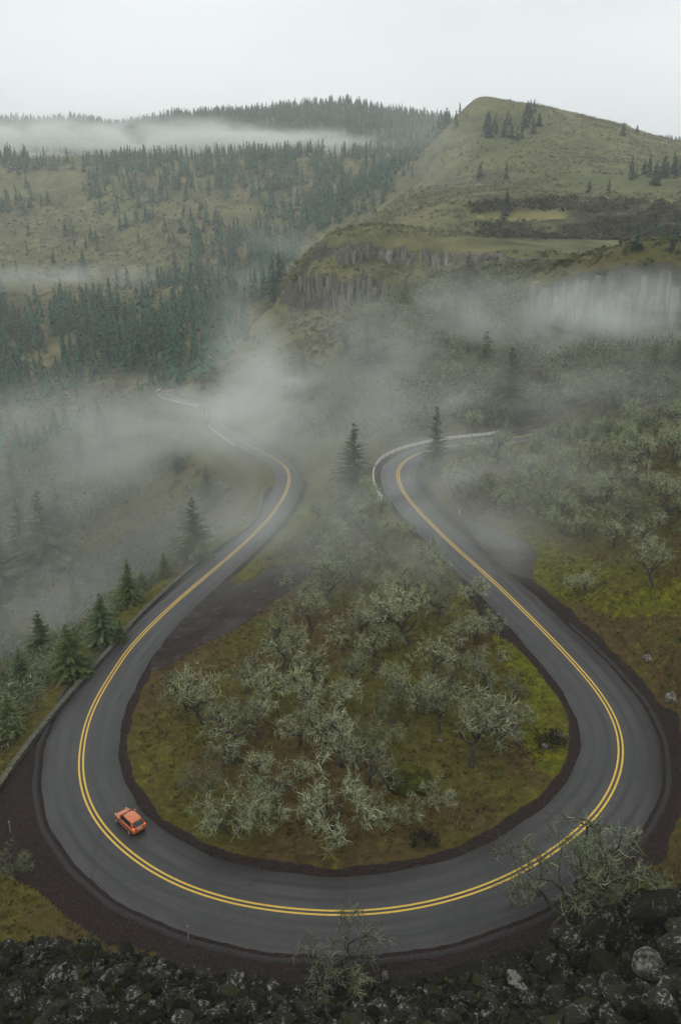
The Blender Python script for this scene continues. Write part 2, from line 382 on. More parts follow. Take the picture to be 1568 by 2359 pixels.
POLY = dict(
    left=[(-200, 2050), (-60, 1880), (0, 1800)] + [(u, v) for u, v in WALL_PX[2:]] + [(650, 1110), (640, 1160), (520, 1280), (300, 1480), (190, 1680), (170, 1850), (300, 2030), (500, 2130), (720, 2180), (720, 2214), (560, 2212), (420, 2200), (250, 2178), (150, 2110), (90, 2055), (0, 2008)],
    yard=[(350, 1545), (340, 1480), (480, 1330), (545, 1345), (585, 1335), (620, 1308), (700, 1290), (725, 1312), (690, 1345), (620, 1395), (560, 1440), (440, 1500), (370, 1545)],
    pull=[(1040, 1165), (1090, 1195), (1150, 1222), (1215, 1248), (1236, 1280), (1222, 1335), (1150, 1320)],
    innr=[(1050, 1300), (1085, 1378), (1118, 1448), (1180, 1482), (1245, 1545), (1292, 1600), (1318, 1690), (1345, 1690), (1330, 1580), (1180, 1420)],
    scree=[(195, 1262), (300, 1185), (425, 1120), (520, 1090), (500, 1160), (440, 1210), (395, 1300), (300, 1345), (215, 1430), (120, 1450), (100, 1390)],
    moss=[(1130, 1455), (1190, 1490), (1260, 1560), (1310, 1660), (1300, 1780), (1240, 1780), (1200, 1700), (1215, 1600), (1160, 1520)],
    mossr=[(1130, 1215), (1250, 1240), (1320, 1280), (1568, 1330), (1568, 1420), (1400, 1420), (1260, 1360)],
    mossl=[(540, 1345), (560, 1290), (640, 1170), (700, 1160), (720, 1200), (640, 1260), (600, 1330)],
    talus=[(-300, 2185), (0, 2178), (130, 2165), (260, 2195), (440, 2205), (520, 2230), (640, 2222), (760, 2245), (900, 2225), (1040, 2190), (1100, 2160), (1180, 2120), (1240, 2092), (1400, 2085), (1480, 2060), (1600, 2040), (2000, 2000), (2000, 9999), (-300, 9999)],
    orange=[(1480, 1480), (1568, 1500), (1700, 1600), (1700, 2050), (1480, 2060), (1500, 1960), (1545, 1850), (1540, 1680)],
    track=[(1090, 497), (1200, 506), (1330, 499), (1330, 503), (1200, 511), (1090, 502)],
    bright=[(1200, 487), (1330, 486), (1335, 500), (1150, 506), (1100, 498)],
    green=[(1080, 285), (1250, 250), (1300, 400), (1568, 400), (1568, 440), (1250, 440), (1130, 370)],
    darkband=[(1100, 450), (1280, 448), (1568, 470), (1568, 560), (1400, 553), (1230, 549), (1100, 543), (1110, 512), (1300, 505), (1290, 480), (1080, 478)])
def pm(k, lim=None):
    m = inpoly(GU, GVv, POLY[k])
    return (m & (GD < lim) if lim else m).astype(float)
behind = (GY < 235)
gravel = np.maximum(gravel, np.maximum.reduce([pm('left') * behind * (GD < 30), pm('yard') * behind, pm('innr') * behind * (GD < 12), pm('pull') * behind]))
# outside the stone wall there is no gravel
dw = np.full(len(GX), 99.0); k = np.where((GY < 250) & (GY > 40) & (GX < 20))[0]
for i0 in range(0, len(k), 40000):
    kk = k[i0:i0 + 40000]
    D = (GX[kk, None] - WL[None, ::2, 0]) ** 2 + (GY[kk, None] - WL[None, ::2, 1]) ** 2
    j = D.argmin(1) * 2; s_ = (GX[kk] - WL[j, 0]) * WN[j, 0] + (GY[kk] - WL[j, 1]) * WN[j, 1]
    dw[kk] = np.where(s_ > 0, -1, 1) * np.sqrt(D.min(1))
gravel = np.where((dw < 0) & (dw > -40), 0, gravel)
grey = np.maximum(pm('pull') * 0.72, pm('yard') * 0.5) * behind
near = 1 - sstep(170, 420, np.hypot(GX, GY))
moss = np.clip(np.maximum.reduce([pm('moss') * 0.66, pm('mossr') * 0.6, pm('mossl') * 0.4]) * behind + np.where((side < 0) & (GD < hw + 6), 0.22, 0) + (fbm(GX / 9, GY / 9, 31) - 0.42) * 1.3, 0, 1) * near * np.where(GY < 58, 0.3, 1.0)
litter = np.clip((fbm(GX / 11, GY / 11, 41) - 0.345) * 2.8 + pm('orange') * 0.5 * behind, 0, 1) * near
zz = GZ.reshape(nr, na)
slope = np.zeros_like(zz)
dr_ = np.gradient(zz, axis=0) / np.gradient(rr)[:, None]; da_ = np.gradient(zz, axis=1) / (rr[:, None] * np.gradient(np.radians(az))[None, :])
slope = np.sqrt(dr_ ** 2 + da_ ** 2).ravel()
rock = np.maximum(sstep(1.0, 1.7, slope) * (GY > 200), np.maximum(pm('scree') * behind * (dw < -1), pm('talus') * (GY < 80) * (GD > 6)))
bright = np.maximum(pm('track'), pm('bright') * 0.5) * (GY > 350)
green = pm('green') * (GY > 350) * 0.8
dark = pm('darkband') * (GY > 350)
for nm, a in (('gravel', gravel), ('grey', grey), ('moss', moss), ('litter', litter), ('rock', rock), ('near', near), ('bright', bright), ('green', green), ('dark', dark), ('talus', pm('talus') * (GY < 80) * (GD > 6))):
    x = gme.attributes.new(nm, 'FLOAT', 'POINT'); x.data.foreach_set('value', np.asarray(a, np.float32))

k = N('ground'); geo = k.n('ShaderNodeNewGeometry'); pos = geo.outputs['Position']
n_f = k.noise(4.5, 3, 0.75, pos); n_m = k.noise(0.9, 4, 0.7, pos); n_l = k.noise(0.09, 4, 0.65, pos); n_h = k.noise(0.03, 4, 0.7, pos); n_xf = k.noise(14, 2, 0.8, pos)
sub = lambda a: k.math('SUBTRACT', a, 0.5)
grass = k.ramp(n_m, [(0.25, (0.030, 0.030, 0.008)), (0.5, (0.080, 0.074, 0.018)), (0.75, (0.14, 0.118, 0.040))])
litc = k.ramp(n_m, [(0.25, (0.032, 0.023, 0.010)), (0.5, (0.078, 0.056, 0.022)), (0.8, (0.13, 0.097, 0.042))])
mossc = k.ramp(n_m, [(0.25, (0.037, 0.043, 0.006)), (0.52, (0.095, 0.100, 0.011)), (0.75, (0.20, 0.20, 0.016))])
farc = k.ramp(n_h, [(0.28, (0.055, 0.053, 0.032)), (0.45, (0.098, 0.102, 0.052)), (0.6, (0.155, 0.152, 0.078)), (0.75, (0.100, 0.128, 0.058))])
farc = k.mix(0.75, farc, k.ramp(n_l, [(0.25, (0.55, 0.55, 0.55)), (0.7, (1.35, 1.3, 1.2))]), 'MULTIPLY')
c = k.mix(k.step(k.math('ADD', k.attr('litter'), k.math('MULTIPLY', sub(n_m), 1.2)), 0.35, 0.7), grass, litc)
c = k.mix(k.step(k.math('ADD', k.math('ADD', k.attr('moss'), k.math('MULTIPLY', sub(n_f), 0.8)), k.math('MULTIPLY', sub(n_m), 1.3)), 0.28, 0.85), c, mossc)
c = k.mix(k.attr('near'), farc, c)
c = k.mix(k.attr('bright'), c, (0.22, 0.20, 0.075))
c = k.mix(k.math('MULTIPLY', k.attr('green'), k.step(n_l, 0.35, 0.65)), c, (0.085, 0.105, 0.045))
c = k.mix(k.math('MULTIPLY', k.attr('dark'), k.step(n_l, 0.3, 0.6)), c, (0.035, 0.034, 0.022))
rockc = k.ramp(n_f, [(0.25, (0.020, 0.021, 0.017)), (0.55, (0.068, 0.070, 0.054)), (0.8, (0.15, 0.15, 0.115))])
rockc = k.mix(k.attr('talus'), rockc, k.ramp(n_f, [(0.3, (0.006, 0.006, 0.005)), (0.55, (0.022, 0.021, 0.016)), (0.8, (0.055, 0.055, 0.035))]))
c = k.mix(k.step(k.math('ADD', k.attr('rock'), k.math('MULTIPLY', sub(n_m), 0.9)), 0.4, 0.62), c, rockc)
gr = k.ramp(n_f, [(0.25, (0.012, 0.0085, 0.008)), (0.5, (0.029, 0.0215, 0.019)), (0.8, (0.066, 0.052, 0.046))])
gg = k.ramp(n_f, [(0.25, (0.045, 0.043, 0.038)), (0.5, (0.085, 0.081, 0.072)), (0.78, (0.17, 0.165, 0.15))])
gravc = k.mix(k.step(k.math('ADD', k.attr('grey'), k.math('MULTIPLY', sub(n_l), 0.9)), 0.35, 0.9), gr, gg)
gm = k.step(k.math('ADD', k.math('ADD', k.attr('gravel'), k.math('MULTIPLY', sub(n_m), 0.75)), k.math('MULTIPLY', sub(n_f), 0.4)), 0.38, 0.66)
c = k.mix(gm, c, gravc)
c = k.mix(1.0, c, k.ramp(n_xf, [(0.25, (0.4, 0.4, 0.4)), (0.5, (0.95, 0.95, 0.95)), (0.75, (1.9, 1.85, 1.7))]), 'MULTIPLY')
k.l(c, k.b.inputs['Base Color'])
wet = k.math('MULTIPLY', k.math('MULTIPLY', gm, k.attr('grey')), k.step(k.noise(0.45, 4, 0.6, pos), 0.58, 0.66))
k.l(k.math('MULTIPLY_ADD', wet, -0.55, 0.9), k.b.inputs['Roughness']); k.l(k.math('MULTIPLY_ADD', wet, 0.4, 0.04), k.b.inputs['Specular IOR Level'])
k.bump(k.math('ADD', n_f, k.math('MULTIPLY', n_m, 1.5)), 0.8, 0.22)
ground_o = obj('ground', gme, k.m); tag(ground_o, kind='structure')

# ------------------------------------------------------------------ road
def strip(S, Nn, offs, zoff, i0=0, i1=None, zs=None):
    S = S[i0:i1]; Nn = Nn[i0:i1]; m = len(S); q = len(offs)
    V = np.zeros((m, q, 3))
    for a, o in enumerate(offs):
        o = o[i0:i1] if np.ndim(o) else o
        V[:, a, :2] = S[:, :2] + Nn * (np.reshape(o, (-1, 1)) if np.ndim(o) else o); V[:, a, 2] = S[:, 2] + zoff[a]
    I = (np.arange(m - 1)[:, None] * q + np.arange(q - 1)[None, :]).ravel()
    Fq = np.stack([I, I + 1, I + q + 1, I + q], 1)
    return V.reshape(-1, 3), Fq[:, ::-1]
EW = RHW + 0.12 * np.sin(np.arange(len(RC)) * 0.7) * np.sin(np.arange(len(RC)) * 0.23)
fr = [-1.0, -0.985, -0.5, 0.0, 0.5, 0.985, 1.0]
v, f = strip(RC, RN, [EW * a for a in fr], [-0.10, 0.0, 0.035, 0.05, 0.035, 0.0, -0.10])
rme = mesh('road', v, f, True)
uv = rme.uv_layers.new(name='along'); li = np.zeros(len(rme.loops), np.int32); rme.loops.foreach_get('vertex_index', li)
uu = np.stack([np.repeat(np.arange(len(RC)), 7)[li] * 1.0, (np.tile(fr, len(RC)) * np.repeat(RHW, 7))[li]], 1)
uv.data.foreach_set('uv', uu.astype(np.float32).ravel())
k = N('asphalt'); geo = k.n('ShaderNodeNewGeometry'); pos = geo.outputs['Position']
uvn = k.n('ShaderNodeUVMap', uv_map='along'); sx = k.n('ShaderNodeSeparateXYZ'); k.l(uvn.outputs[0], sx.inputs[0])
mpn = k.n('ShaderNodeMapping'); mpn.inputs['Scale'].default_value = (0.035, 1.5, 1); k.l(uvn.outputs[0], mpn.inputs[0])
lane = k.noise(1.0, 5, 0.6, mpn.outputs[0]); agg = k.noise(38, 3, 0.8, pos); blot = k.noise(0.12, 5, 0.6, pos); mid = k.noise(1.6, 4, 0.7, pos)
c = k.ramp(agg, [(0.25, (0.027, 0.027, 0.026)), (0.5, (0.051, 0.050, 0.048)), (0.75, (0.095, 0.093, 0.088))])
c = k.mix(1.0, c, k.ramp(lane, [(0.3, (0.76, 0.76, 0.76)), (0.5, (1, 1, 1)), (0.7, (1.14, 1.13, 1.11))]), 'MULTIPLY')
c = k.mix(1.0, c, k.ramp(blot, [(0.3, (0.62, 0.62, 0.62)), (0.7, (1.2, 1.2, 1.2))]), 'MULTIPLY')
c = k.mix(1.0, c, k.ramp(mid, [(0.25, (0.85, 0.85, 0.85)), (0.75, (1.12, 1.12, 1.12))]), 'MULTIPLY')
# tyre-darkened wheel paths and a few transverse cracks
wp = k.math('ABSOLUTE', k.math('SUBTRACT', k.math('ABSOLUTE', sx.outputs['Y']), 2.15))
wp = k.math('ABSOLUTE', k.math('SUBTRACT', wp, 0.8))
c = k.mix(k.math('MULTIPLY', k.math('SUBTRACT', 1.0, k.step(wp, 0.05, 0.45)), k.math('MULTIPLY', k.step(k.noise(0.06, 4, 0.6, pos), 0.36, 0.6), 0.75)), c, (0.026, 0.026, 0.027))
vor = k.n('ShaderNodeTexVoronoi', feature='DISTANCE_TO_EDGE'); mp2 = k.n('ShaderNodeMapping'); mp2.inputs['Scale'].default_value = (0.09, 0.05, 1); k.l(uvn.outputs[0], mp2.inputs[0])
wob = k.n('ShaderNodeVectorMath', operation='ADD'); k.l(mp2.outputs[0], wob.inputs[0])
nzc = k.n('ShaderNodeTexNoise'); nzc.inputs['Scale'].default_value = 0.6; k.l(uvn.outputs[0], nzc.inputs['Vector'])
sc_ = k.n('ShaderNodeVectorMath', operation='SCALE'); k.l(nzc.outputs['Color'], sc_.inputs[0]); sc_.inputs['Scale'].default_value = 0.025; k.l(sc_.outputs[0], wob.inputs[1])
k.l(wob.outputs[0], vor.inputs['Vector']); vor.inputs['Scale'].default_value = 1.0
c = k.mix(k.math('MULTIPLY', k.math('SUBTRACT', 1.0, k.step(vor.outputs['Distance'], 0.001, 0.004)), 0.4), c, (0.015, 0.015, 0.015))
k.l(c, k.b.inputs['Base Color'])
k.l(k.math('MULTIPLY_ADD', blot, 0.5, 0.22), k.b.inputs['Roughness']); k.b.inputs['Specular IOR Level'].default_value = 0.32
k.bump(agg, 0.5, 0.02)
M_ASPH = k.m
road = obj('road', rme, M_ASPH); tag(road, kind='structure')
k = N('yellow_paint'); geo = k.n('ShaderNodeNewGeometry'); f1 = k.noise(9, 5, 0.75, geo.outputs['Position'])
c = k.ramp(f1, [(0.31, (0.12, 0.09, 0.035)), (0.43, (0.58, 0.37, 0.045)), (0.7, (0.76, 0.51, 0.075))])
k.l(c, k.b.inputs['Base Color']); k.b.inputs['Roughness'].default_value = 0.6
wig = 0.03 * np.sin(np.arange(len(RC)) * 0.31)
for o in (-0.23, 0.23):
    v, f = strip(RC, RN, [o - 0.1 + wig, o + 0.1 + wig], [0.052 + 0.0, 0.052 + 0.0])
    obj('centre_line', mesh('centre_line', v, f), k.m, road)
# low asphalt berm along the outer edge of the loop, and the worn seam inside it
sel = np.where((RV > 1440) & (RC[:, 1] < 120))[0]; i0, i1 = sel[0], sel[-1]
k = N('asphalt_berm'); geo = k.n('ShaderNodeNewGeometry')
k.l(k.ramp(k.noise(5, 5, 0.7, geo.outputs['Position']), [(0.3, (0.022, 0.02, 0.02)), (0.7, (0.055, 0.05, 0.05))]), k.b.inputs['Base Color']); k.b.inputs['Roughness'].default_value = 0.8; k.b.inputs['Specular IOR Level'].default_value = 0.1
v, f = strip(RC, RN, [EW + 0.35, EW + 0.5, EW + 0.8, EW + 0.98], [-0.1, 0.09, 0.10, -0.12], i0, i1)
obj('kerb', mesh('kerb', v, f, True), k.m, road)

# ------------------------------------------------------------------ cliffs of basalt columns
M_BAS = pmat('basalt', [(0.28, (0.045, 0.046, 0.035)), (0.5, (0.15, 0.149, 0.118)), (0.72, (0.29, 0.28, 0.22))], 0.4, 0.9, 0.6, 0.3, 0.25)
def hexcol(seed):
    r_ = np.random.default_rng(seed); n = 6; g = []
    for lv, (z, s) in enumerate(((0, 1.1), (0.45, 1.0), (0.86, 0.95), (1.0, 0.7))):
        th = np.arange(n) * math.pi / 3 + 0.2
        rad = s * (0.85 + 0.3 * r_.random(n)); off = (r_.random(2) - 0.5) * 0.15
        g.append(np.stack([rad * np.cos(th) + off[0], rad * np.sin(th) + off[1], np.full(n, z) + (0.05 * r_.random(n) if lv == 3 else 0)], 1))
    V = np.concatenate(g); f = []
    for a in range(3):
        for i in range(n):
            b = a * n; f.append((b + i, b + (i + 1) % n, b + n + (i + 1) % n, b + n + i))
    T = tri(np.array(f)); T = np.concatenate([T, [[18, 18 + i, 18 + i + 1] for i in range(1, 5)]])
    me = mesh('rock_column', V, T); me.materials.append(M_BAS); return me
HEX = [hexcol(i) for i in range(6)]
clab = ['upper cliff of weathered basalt columns along the mesa rim', 'lower cliff of basalt columns on the mesa corner', 'long basalt cliff half hidden by mist under the grassy bench']
for ci, (top, drop, sb) in enumerate(cliffs):
    d = np.r_[0, np.cumsum(np.linalg.norm(np.diff(top[:, :2], axis=0), axis=1))]
    c0 = top[len(top) // 2]
    t = thing('cliff', clab[ci], 'cliff', tuple(c0 - [0, 0, float(drop[len(top) // 2])]))
    org = np.array(t.location)
    s = 0.0; r_ = random.Random(ci + 5); cnt = 0
    stepw = (1.75, 1.25, 1.9)[ci]
    while s < d[-1] and cnt < 290:
        q = np.array([np.interp(s, d, top[:, i]) for i in range(3)]); h = float(np.interp(s, d, drop)); sb_ = float(np.interp(s, d, sb))
        gap = vnoise(np.array([s / 9.0]), np.array([ci * 7.7]))[0]
        if gap > 0.22 or ci == 1:
            for row in range(2):
                if r_.random() < (0.95, 0.75)[row]:
                    hh = h * ((1.06, 0.72)[row] + r_.uniform(-0.42, 0.06)) + 1.5
                    w = stepw * r_.uniform(0.35, 1.1)
                    y = q[1] - sb_ * (0.25, 0.75)[row] + r_.uniform(-1.6, 1.2); x = q[0] + r_.uniform(-0.5, 0.5)
                    o = obj('rock_column', HEX[r_.randrange(6)], None, t)
                    o.location = (x - org[0], y - org[1], q[2] - h - 1.5 - org[2] - 0.3); o.scale = (w, w * r_.uniform(0.8, 1.3), hh)
                    o.rotation_euler = (r_.uniform(-0.08, 0.08), r_.uniform(-0.08, 0.08), r_.uniform(0, 6)); cnt += 1
        s += stepw * r_.uniform(0.7, 1.15)

# ------------------------------------------------------------------ oaks hung with lichen
M_BARK = pmat('oak_bark', [(0.3, (0.030, 0.027, 0.020)), (0.55, (0.075, 0.072, 0.055)), (0.72, (0.20, 0.21, 0.155))], 2.6, 0.95, 0.5, 0.05, 0.15)
def lichen(name, k):
    return pmat(name, [(0.2, tuple(0.05 * a for a in k)), (0.42, tuple(0.17 * a for a in k)), (0.62, tuple(0.33 * a for a in k)), (0.78, tuple(0.56 * a for a in k))], 1.6, 0.95, 0, 0, 0.14, 'tone')
M_LICH = lichen('lichen_twigs', (1.02, 1.13, 0.66))
M_LICH2 = lichen('lichen_twigs_grey', (0.61, 0.68, 0.39))
def unit(v): return v / (np.linalg.norm(v) + 1e-9)
def oak(seed, h=6.0, spread=1.0, multi=1, dense=1.0):
    r = np.random.default_rng(seed); G = Geo(); T = Geo()
    def path(p, d, L, segs, wig, up):
        P = [p]; d = unit(d)
        for _ in range(segs):
            d = unit(d + r.normal(0, wig, 3) + np.array([0, 0, up])); p = p + d * L / segs; P.append(p)
        return np.array(P), d
    def out_dir(d, ang):
        a = r.normal(0, 1, 3); a -= d * np.dot(a, d); a = unit(a)
        return unit(d * math.cos(ang) + a * math.sin(ang))
    def twig(p, d, L, rad, lo=0.1):
        P, _ = path(p, d, L, 4, 0.36, 0.03)
        v, f = tube(P, np.array([rad, rad * 1.25, rad * 0.8, rad * 1.0, rad * 0.3]), 3)
        T.add(v, f, lo + r.random() * (1 - lo))
    for m in range(multi):
        a0 = r.uniform(0, 6.28); lean = 0.15 if multi == 1 else 0.45
        P, d = path(np.array([0.25 * (multi > 1) * math.cos(a0), 0.25 * (multi > 1) * math.sin(a0), -0.4]), np.array([lean * math.cos(a0), lean * math.sin(a0), 1.0]), h * (0.36 if multi == 1 else 0.42) + 0.4, 5, 0.14, 0.05)
        r0 = 0.035 * h / (1 if multi == 1 else 1.5)
        v, f = tube(P, r0 * np.array([1.35, 1.0, 0.92, 0.88, 0.8, 0.72]), 7); G.add(v, f)
        nl = r.integers(4, 6) if multi == 1 else 3
        for i in range(nl):
            az_ = a0 + i * 6.28 / nl + r.uniform(-0.5, 0.5); el = r.uniform(0.15, 1.1)
            st = P[-1 - (i % 2)]
            L1 = h * 0.46 * r.uniform(0.75, 1.15) * spread
            d1 = np.array([math.cos(az_) * math.cos(el), math.sin(az_) * math.cos(el), math.sin(el)])
            P1, e1 = path(st, d1, L1, 6, 0.26, 0.07)
            v, f = tube(P1, r0 * 0.55 * np.linspace(1, 0.45, 7), 5); G.add(v, f)
            for b in range(4):
                k1 = r.integers(2, 7); d2 = out_dir(unit(P1[k1] - P1[k1 - 1]), r.uniform(0.4, 1.1)) + np.array([0, 0, 0.12])
                P2, e2 = path(P1[k1], d2, h * 0.24 * r.uniform(0.6, 1.2) * spread, 5, 0.33, 0.03)
                v, f = tube(P2, r0 * 0.26 * np.linspace(1, 0.5, 6), 4); G.add(v, f)
                for c_ in range(int(6.6 * dense)):
                    k2 = r.integers(1, 6); d3 = out_dir(unit(P2[k2] - P2[k2 - 1]), r.uniform(0.4, 1.2))
                    P3, e3 = path(P2[k2], d3, h * 0.155 * r.uniform(0.5, 1.2), 4, 0.42, 0.02)
                    rad = 0.017 * r.uniform(0.7, 1.3)
                    v, f = tube(P3, rad * np.array([1, 1.15, 1, 0.9, 0.4]), 3); T.add(v, f, r.random() * 0.9)
                    for t_ in range(5):
                        k3 = r.integers(1, 5)
                        twig(P3[k3], out_dir(unit(P3[k3] - P3[k3 - 1]), r.uniform(0.5, 1.4)), 0.72 * r.uniform(0.45, 1.3), 0.0125 * r.uniform(0.6, 1.7))
    a = G.mesh('trunk', True); a.materials.append(M_BARK)
    b = T.mesh('crown', False, True); b.materials.append(M_LICH)
    b2 = b.copy(); b2.materials.clear(); b2.materials.append(M_LICH2)
    return a, b, b2
OAKS = [oak(1, 6.5, 1.0), oak(2, 6.0, 1.25), oak(3, 7.0, 0.85), oak(4, 5.5, 1.1, 3), oak(5, 6.2, 1.0, 2), oak(6, 4.5, 1.3, 3, 0.8), oak(9, 5.8, 1.1, 1, 0.7)]
def put_oak(p, s, kind, label, group=None, rz=None, lean=(0, 0), grey=False, cat='oak tree', name='oak_tree'):
    if group: label = ('dull grey ' if grey else 'pale ') + OLOOK[kind] + (' small ' if s < 0.85 else ' tall ' if s > 1.25 else ' ') + label
    t = thing(name, label, cat, (p[0], p[1], p[2] - 0.05), group, random.uniform(0, 6.28) if rz is None else rz, s)
    t.rotation_euler[0] = lean[0]; t.rotation_euler[1] = lean[1]
    a, b, b2 = OAKS[kind]
    obj('trunk', a, None, t); obj('crown', b2 if grey else b, None, t)
    return t
OLOOK = ['round-crowned', 'wide-spreading', 'upright', 'three-stemmed', 'twin-stemmed', 'low shrubby', 'thin open']
HT = [6.5 * 1.05, 6.0, 7.0 * 1.05, 5.5, 6.2, 4.5, 5.8]
def oak_px(u, v, hpx, kind, label, group=None, **kw):
    p = ground(u, v)
    if p is None: return
    zc = float(project(p)[2]); s = hpx * zc / F / HT[kind] * 1.02
    return put_oak(p, min(1.6, s), kind, label, group, **kw)
IL = 'lichen oak on the mound inside the road loop'
IG = 'oaks inside the road loop'
oak_px(470, 1668, 150, 1, 'wide pale oak leaning over the gravel at the left edge of the loop island', None, lean=(-0.1, -0.22))
oak_px(545, 1752, 170, 0, IL, IG); oak_px(600, 1700, 130, 6, IL, IG, grey=True); oak_px(640, 1860, 150, 0, IL, IG); oak_px(690, 1645, 160, 2, IL, IG)
oak_px(640, 1560, 140, 4, IL, IG); oak_px(735, 1735, 150, 6, IL, IG, grey=True); oak_px(778, 1765, 190, 2, IL, IG); oak_px(838, 1815, 150, 6, IL, IG, grey=True); oak_px(893, 1672, 125, 4, IL, IG, grey=True)
oak_px(1088, 1768, 235, 1, 'biggest broad-crowned lichen oak standing beside the moss-covered boulder', None)
oak_px(985, 1560, 120, 6, IL, IG); oak_px(940, 1485, 150, 1, IL, IG); oak_px(1130, 1585, 120, 4, IL, IG, grey=True); oak_px(1060, 1500, 100, 0, IL, IG)
oak_px(772, 1935, 165, 3, 'bright many-stemmed lichen oak at the front edge of the loop island', None)
oak_px(550, 1925, 110, 5, IL, IG); oak_px(612, 1885, 85, 5, IL, IG); oak_px(470, 1830, 70, 5, IL, IG, grey=True); oak_px(1010, 1690, 130, 6, IL, IG, grey=True)
oak_px(860, 1885, 70, 5, IL, IG); oak_px(1000, 1850, 55, 5, IL, IG); oak_px(950, 1880, 50, 5, IL, IG); oak_px(1180, 1680, 60, 5, IL, IG)
for u, v, h, kk in ((720, 1450, 130, 2), (790, 1500, 120, 0), (850, 1440, 110, 4), (650, 1480, 110, 6), (760, 1400, 110, 1), (870, 1540, 110, 6), (1010, 1420, 100, 0), (1075, 1410, 95, 4),
                    (700, 1390, 95, 0), (820, 1580, 110, 2), (930, 1610, 90, 5), (1040, 1600, 100, 0), (720, 1570, 110, 0), (560, 1600, 100, 4), (1090, 1480, 80, 5), (520, 1690, 100, 6),
                    (430, 1640, 110, 0), (500, 1780, 90, 4), (590, 1800, 110, 2), (690, 1720, 130, 0), (760, 1650, 120, 4), (870, 1740, 90, 5), (960, 1640, 110, 0), (1150, 1700, 90, 5), (1180, 1610, 80, 0), (900, 1500, 100, 0), (600, 1640, 120, 1), (820, 1470, 100, 6)):
    oak_px(u, v, h, kk, IL, IG, grey=(u + v) % 3 == 0)
TL = 'lichen oak in the thicket between the two road legs'; TG = 'oaks between the road legs'
placed = []
def scatter(poly, n, mind, seed, fn, dmax=330):
    r = random.Random(seed); us = [p[0] for p in poly]; vs_ = [p[1] for p in poly]; c = 0; tries = 0
    while c < n and tries < n * 30:
        tries += 1; u = r.uniform(min(us), max(us)); v = r.uniform(min(vs_), max(vs_))
        if not inpoly(np.array([u]), np.array([v]), poly)[0]: continue
        p = ground(u, v)
        if p is None or p[1] > dmax: continue
        d, j = road_dist([p[0]], [p[1]])
        if d[0] < RHW[j[0]] + 2.6: continue
        if ((WL[:, 0] - p[0]) ** 2 + (WL[:, 1] - p[1]) ** 2).min() < 4: continue
        if any((p[0] - q[0]) ** 2 + (p[1] - q[1]) ** 2 < mind * mind for q in placed): continue
        placed.append(p); c += 1; fn(p, r, c)
    return c
scatter([(735, 1160), (860, 1130), (930, 1180), (1030, 1300), (1060, 1380), (960, 1400), (820, 1370), (690, 1340), (720, 1250)], 44, 3.0, 3,
        lambda p, r, c: put_oak(p, r.uniform(0.65, 1.0), r.choice([0, 1, 2, 4, 6, 5]), TL, TG, grey=r.random() < 0.5))
SL = 'lichen oak in the dense wood right of the road'; SG = 'oaks on the slope right of the road'
scatter([(1000, 1130), (1060, 1050), (1200, 1020), (1568, 960), (1660, 1000), (1660, 1330), (1560, 1290), (1400, 1275), (1240, 1215), (1070, 1185)], 112, 3.2, 4,
        lambda p, r, c: put_oak(p, r.uniform(0.8, 1.2), r.choice([0, 1, 2, 4, 6, 3]), SL, SG, grey=r.random() < 0.45))
UL = 'oak on the steep slope under the cliffs'; UG = 'oaks under the cliffs'
scatter([(880, 1030), (840, 900), (800, 780), (900, 690), (1150, 670), (1300, 780), (1640, 790), (1640, 980), (1250, 995), (1020, 1010)], 60, 5.0, 5,
        lambda p, r, c: put_oak(p, r.uniform(0.9, 1.5), r.choice([0, 1, 2, 4, 6, 3]), UL, UG, grey=r.random() < 0.65), 400)
scatter([(0, 1400), (120, 1470), (230, 1420), (330, 1340), (300, 1400), (180, 1540), (60, 1680), (0, 1760)], 18, 3.6, 6,
        lambda p, r, c: put_oak(p, r.uniform(0.6, 1.0), r.choice([0, 1, 4, 6, 3]), 'oak on the bank below the stone wall', 'oaks below the stone wall', grey=True))
oak_px(1335, 1372, 66, 3, 'small pale lichen bush-oak alone on the mossy bank right of the road', None)
oak_px(1502, 1350, 110, 1, 'oak with a dark straight trunk standing at the edge of the mossy bank', None)
oak_px(1355, 2125, 290, 1, 'large lichen oak rising from the rocks and overhanging the road', None, rz=0.6, grey=True)
oak_px(1300, 2110, 170, 5, 'twiggy low oak at the foot of the large oak beside the road', None, grey=True)
oak_px(1425, 2110, 190, 0, 'dark-stemmed oak crowding the large oak on the rocks', None, grey=True)
oak_px(805, 2240, 135, 5, 'small crooked oak growing out of the rubble below the near bend', None, grey=True)
oak_px(20, 2010, 60, 5, 'dark leafless shrub on the grass beside the gravel turnout', None, grey=True, cat='shrub', name='shrub')

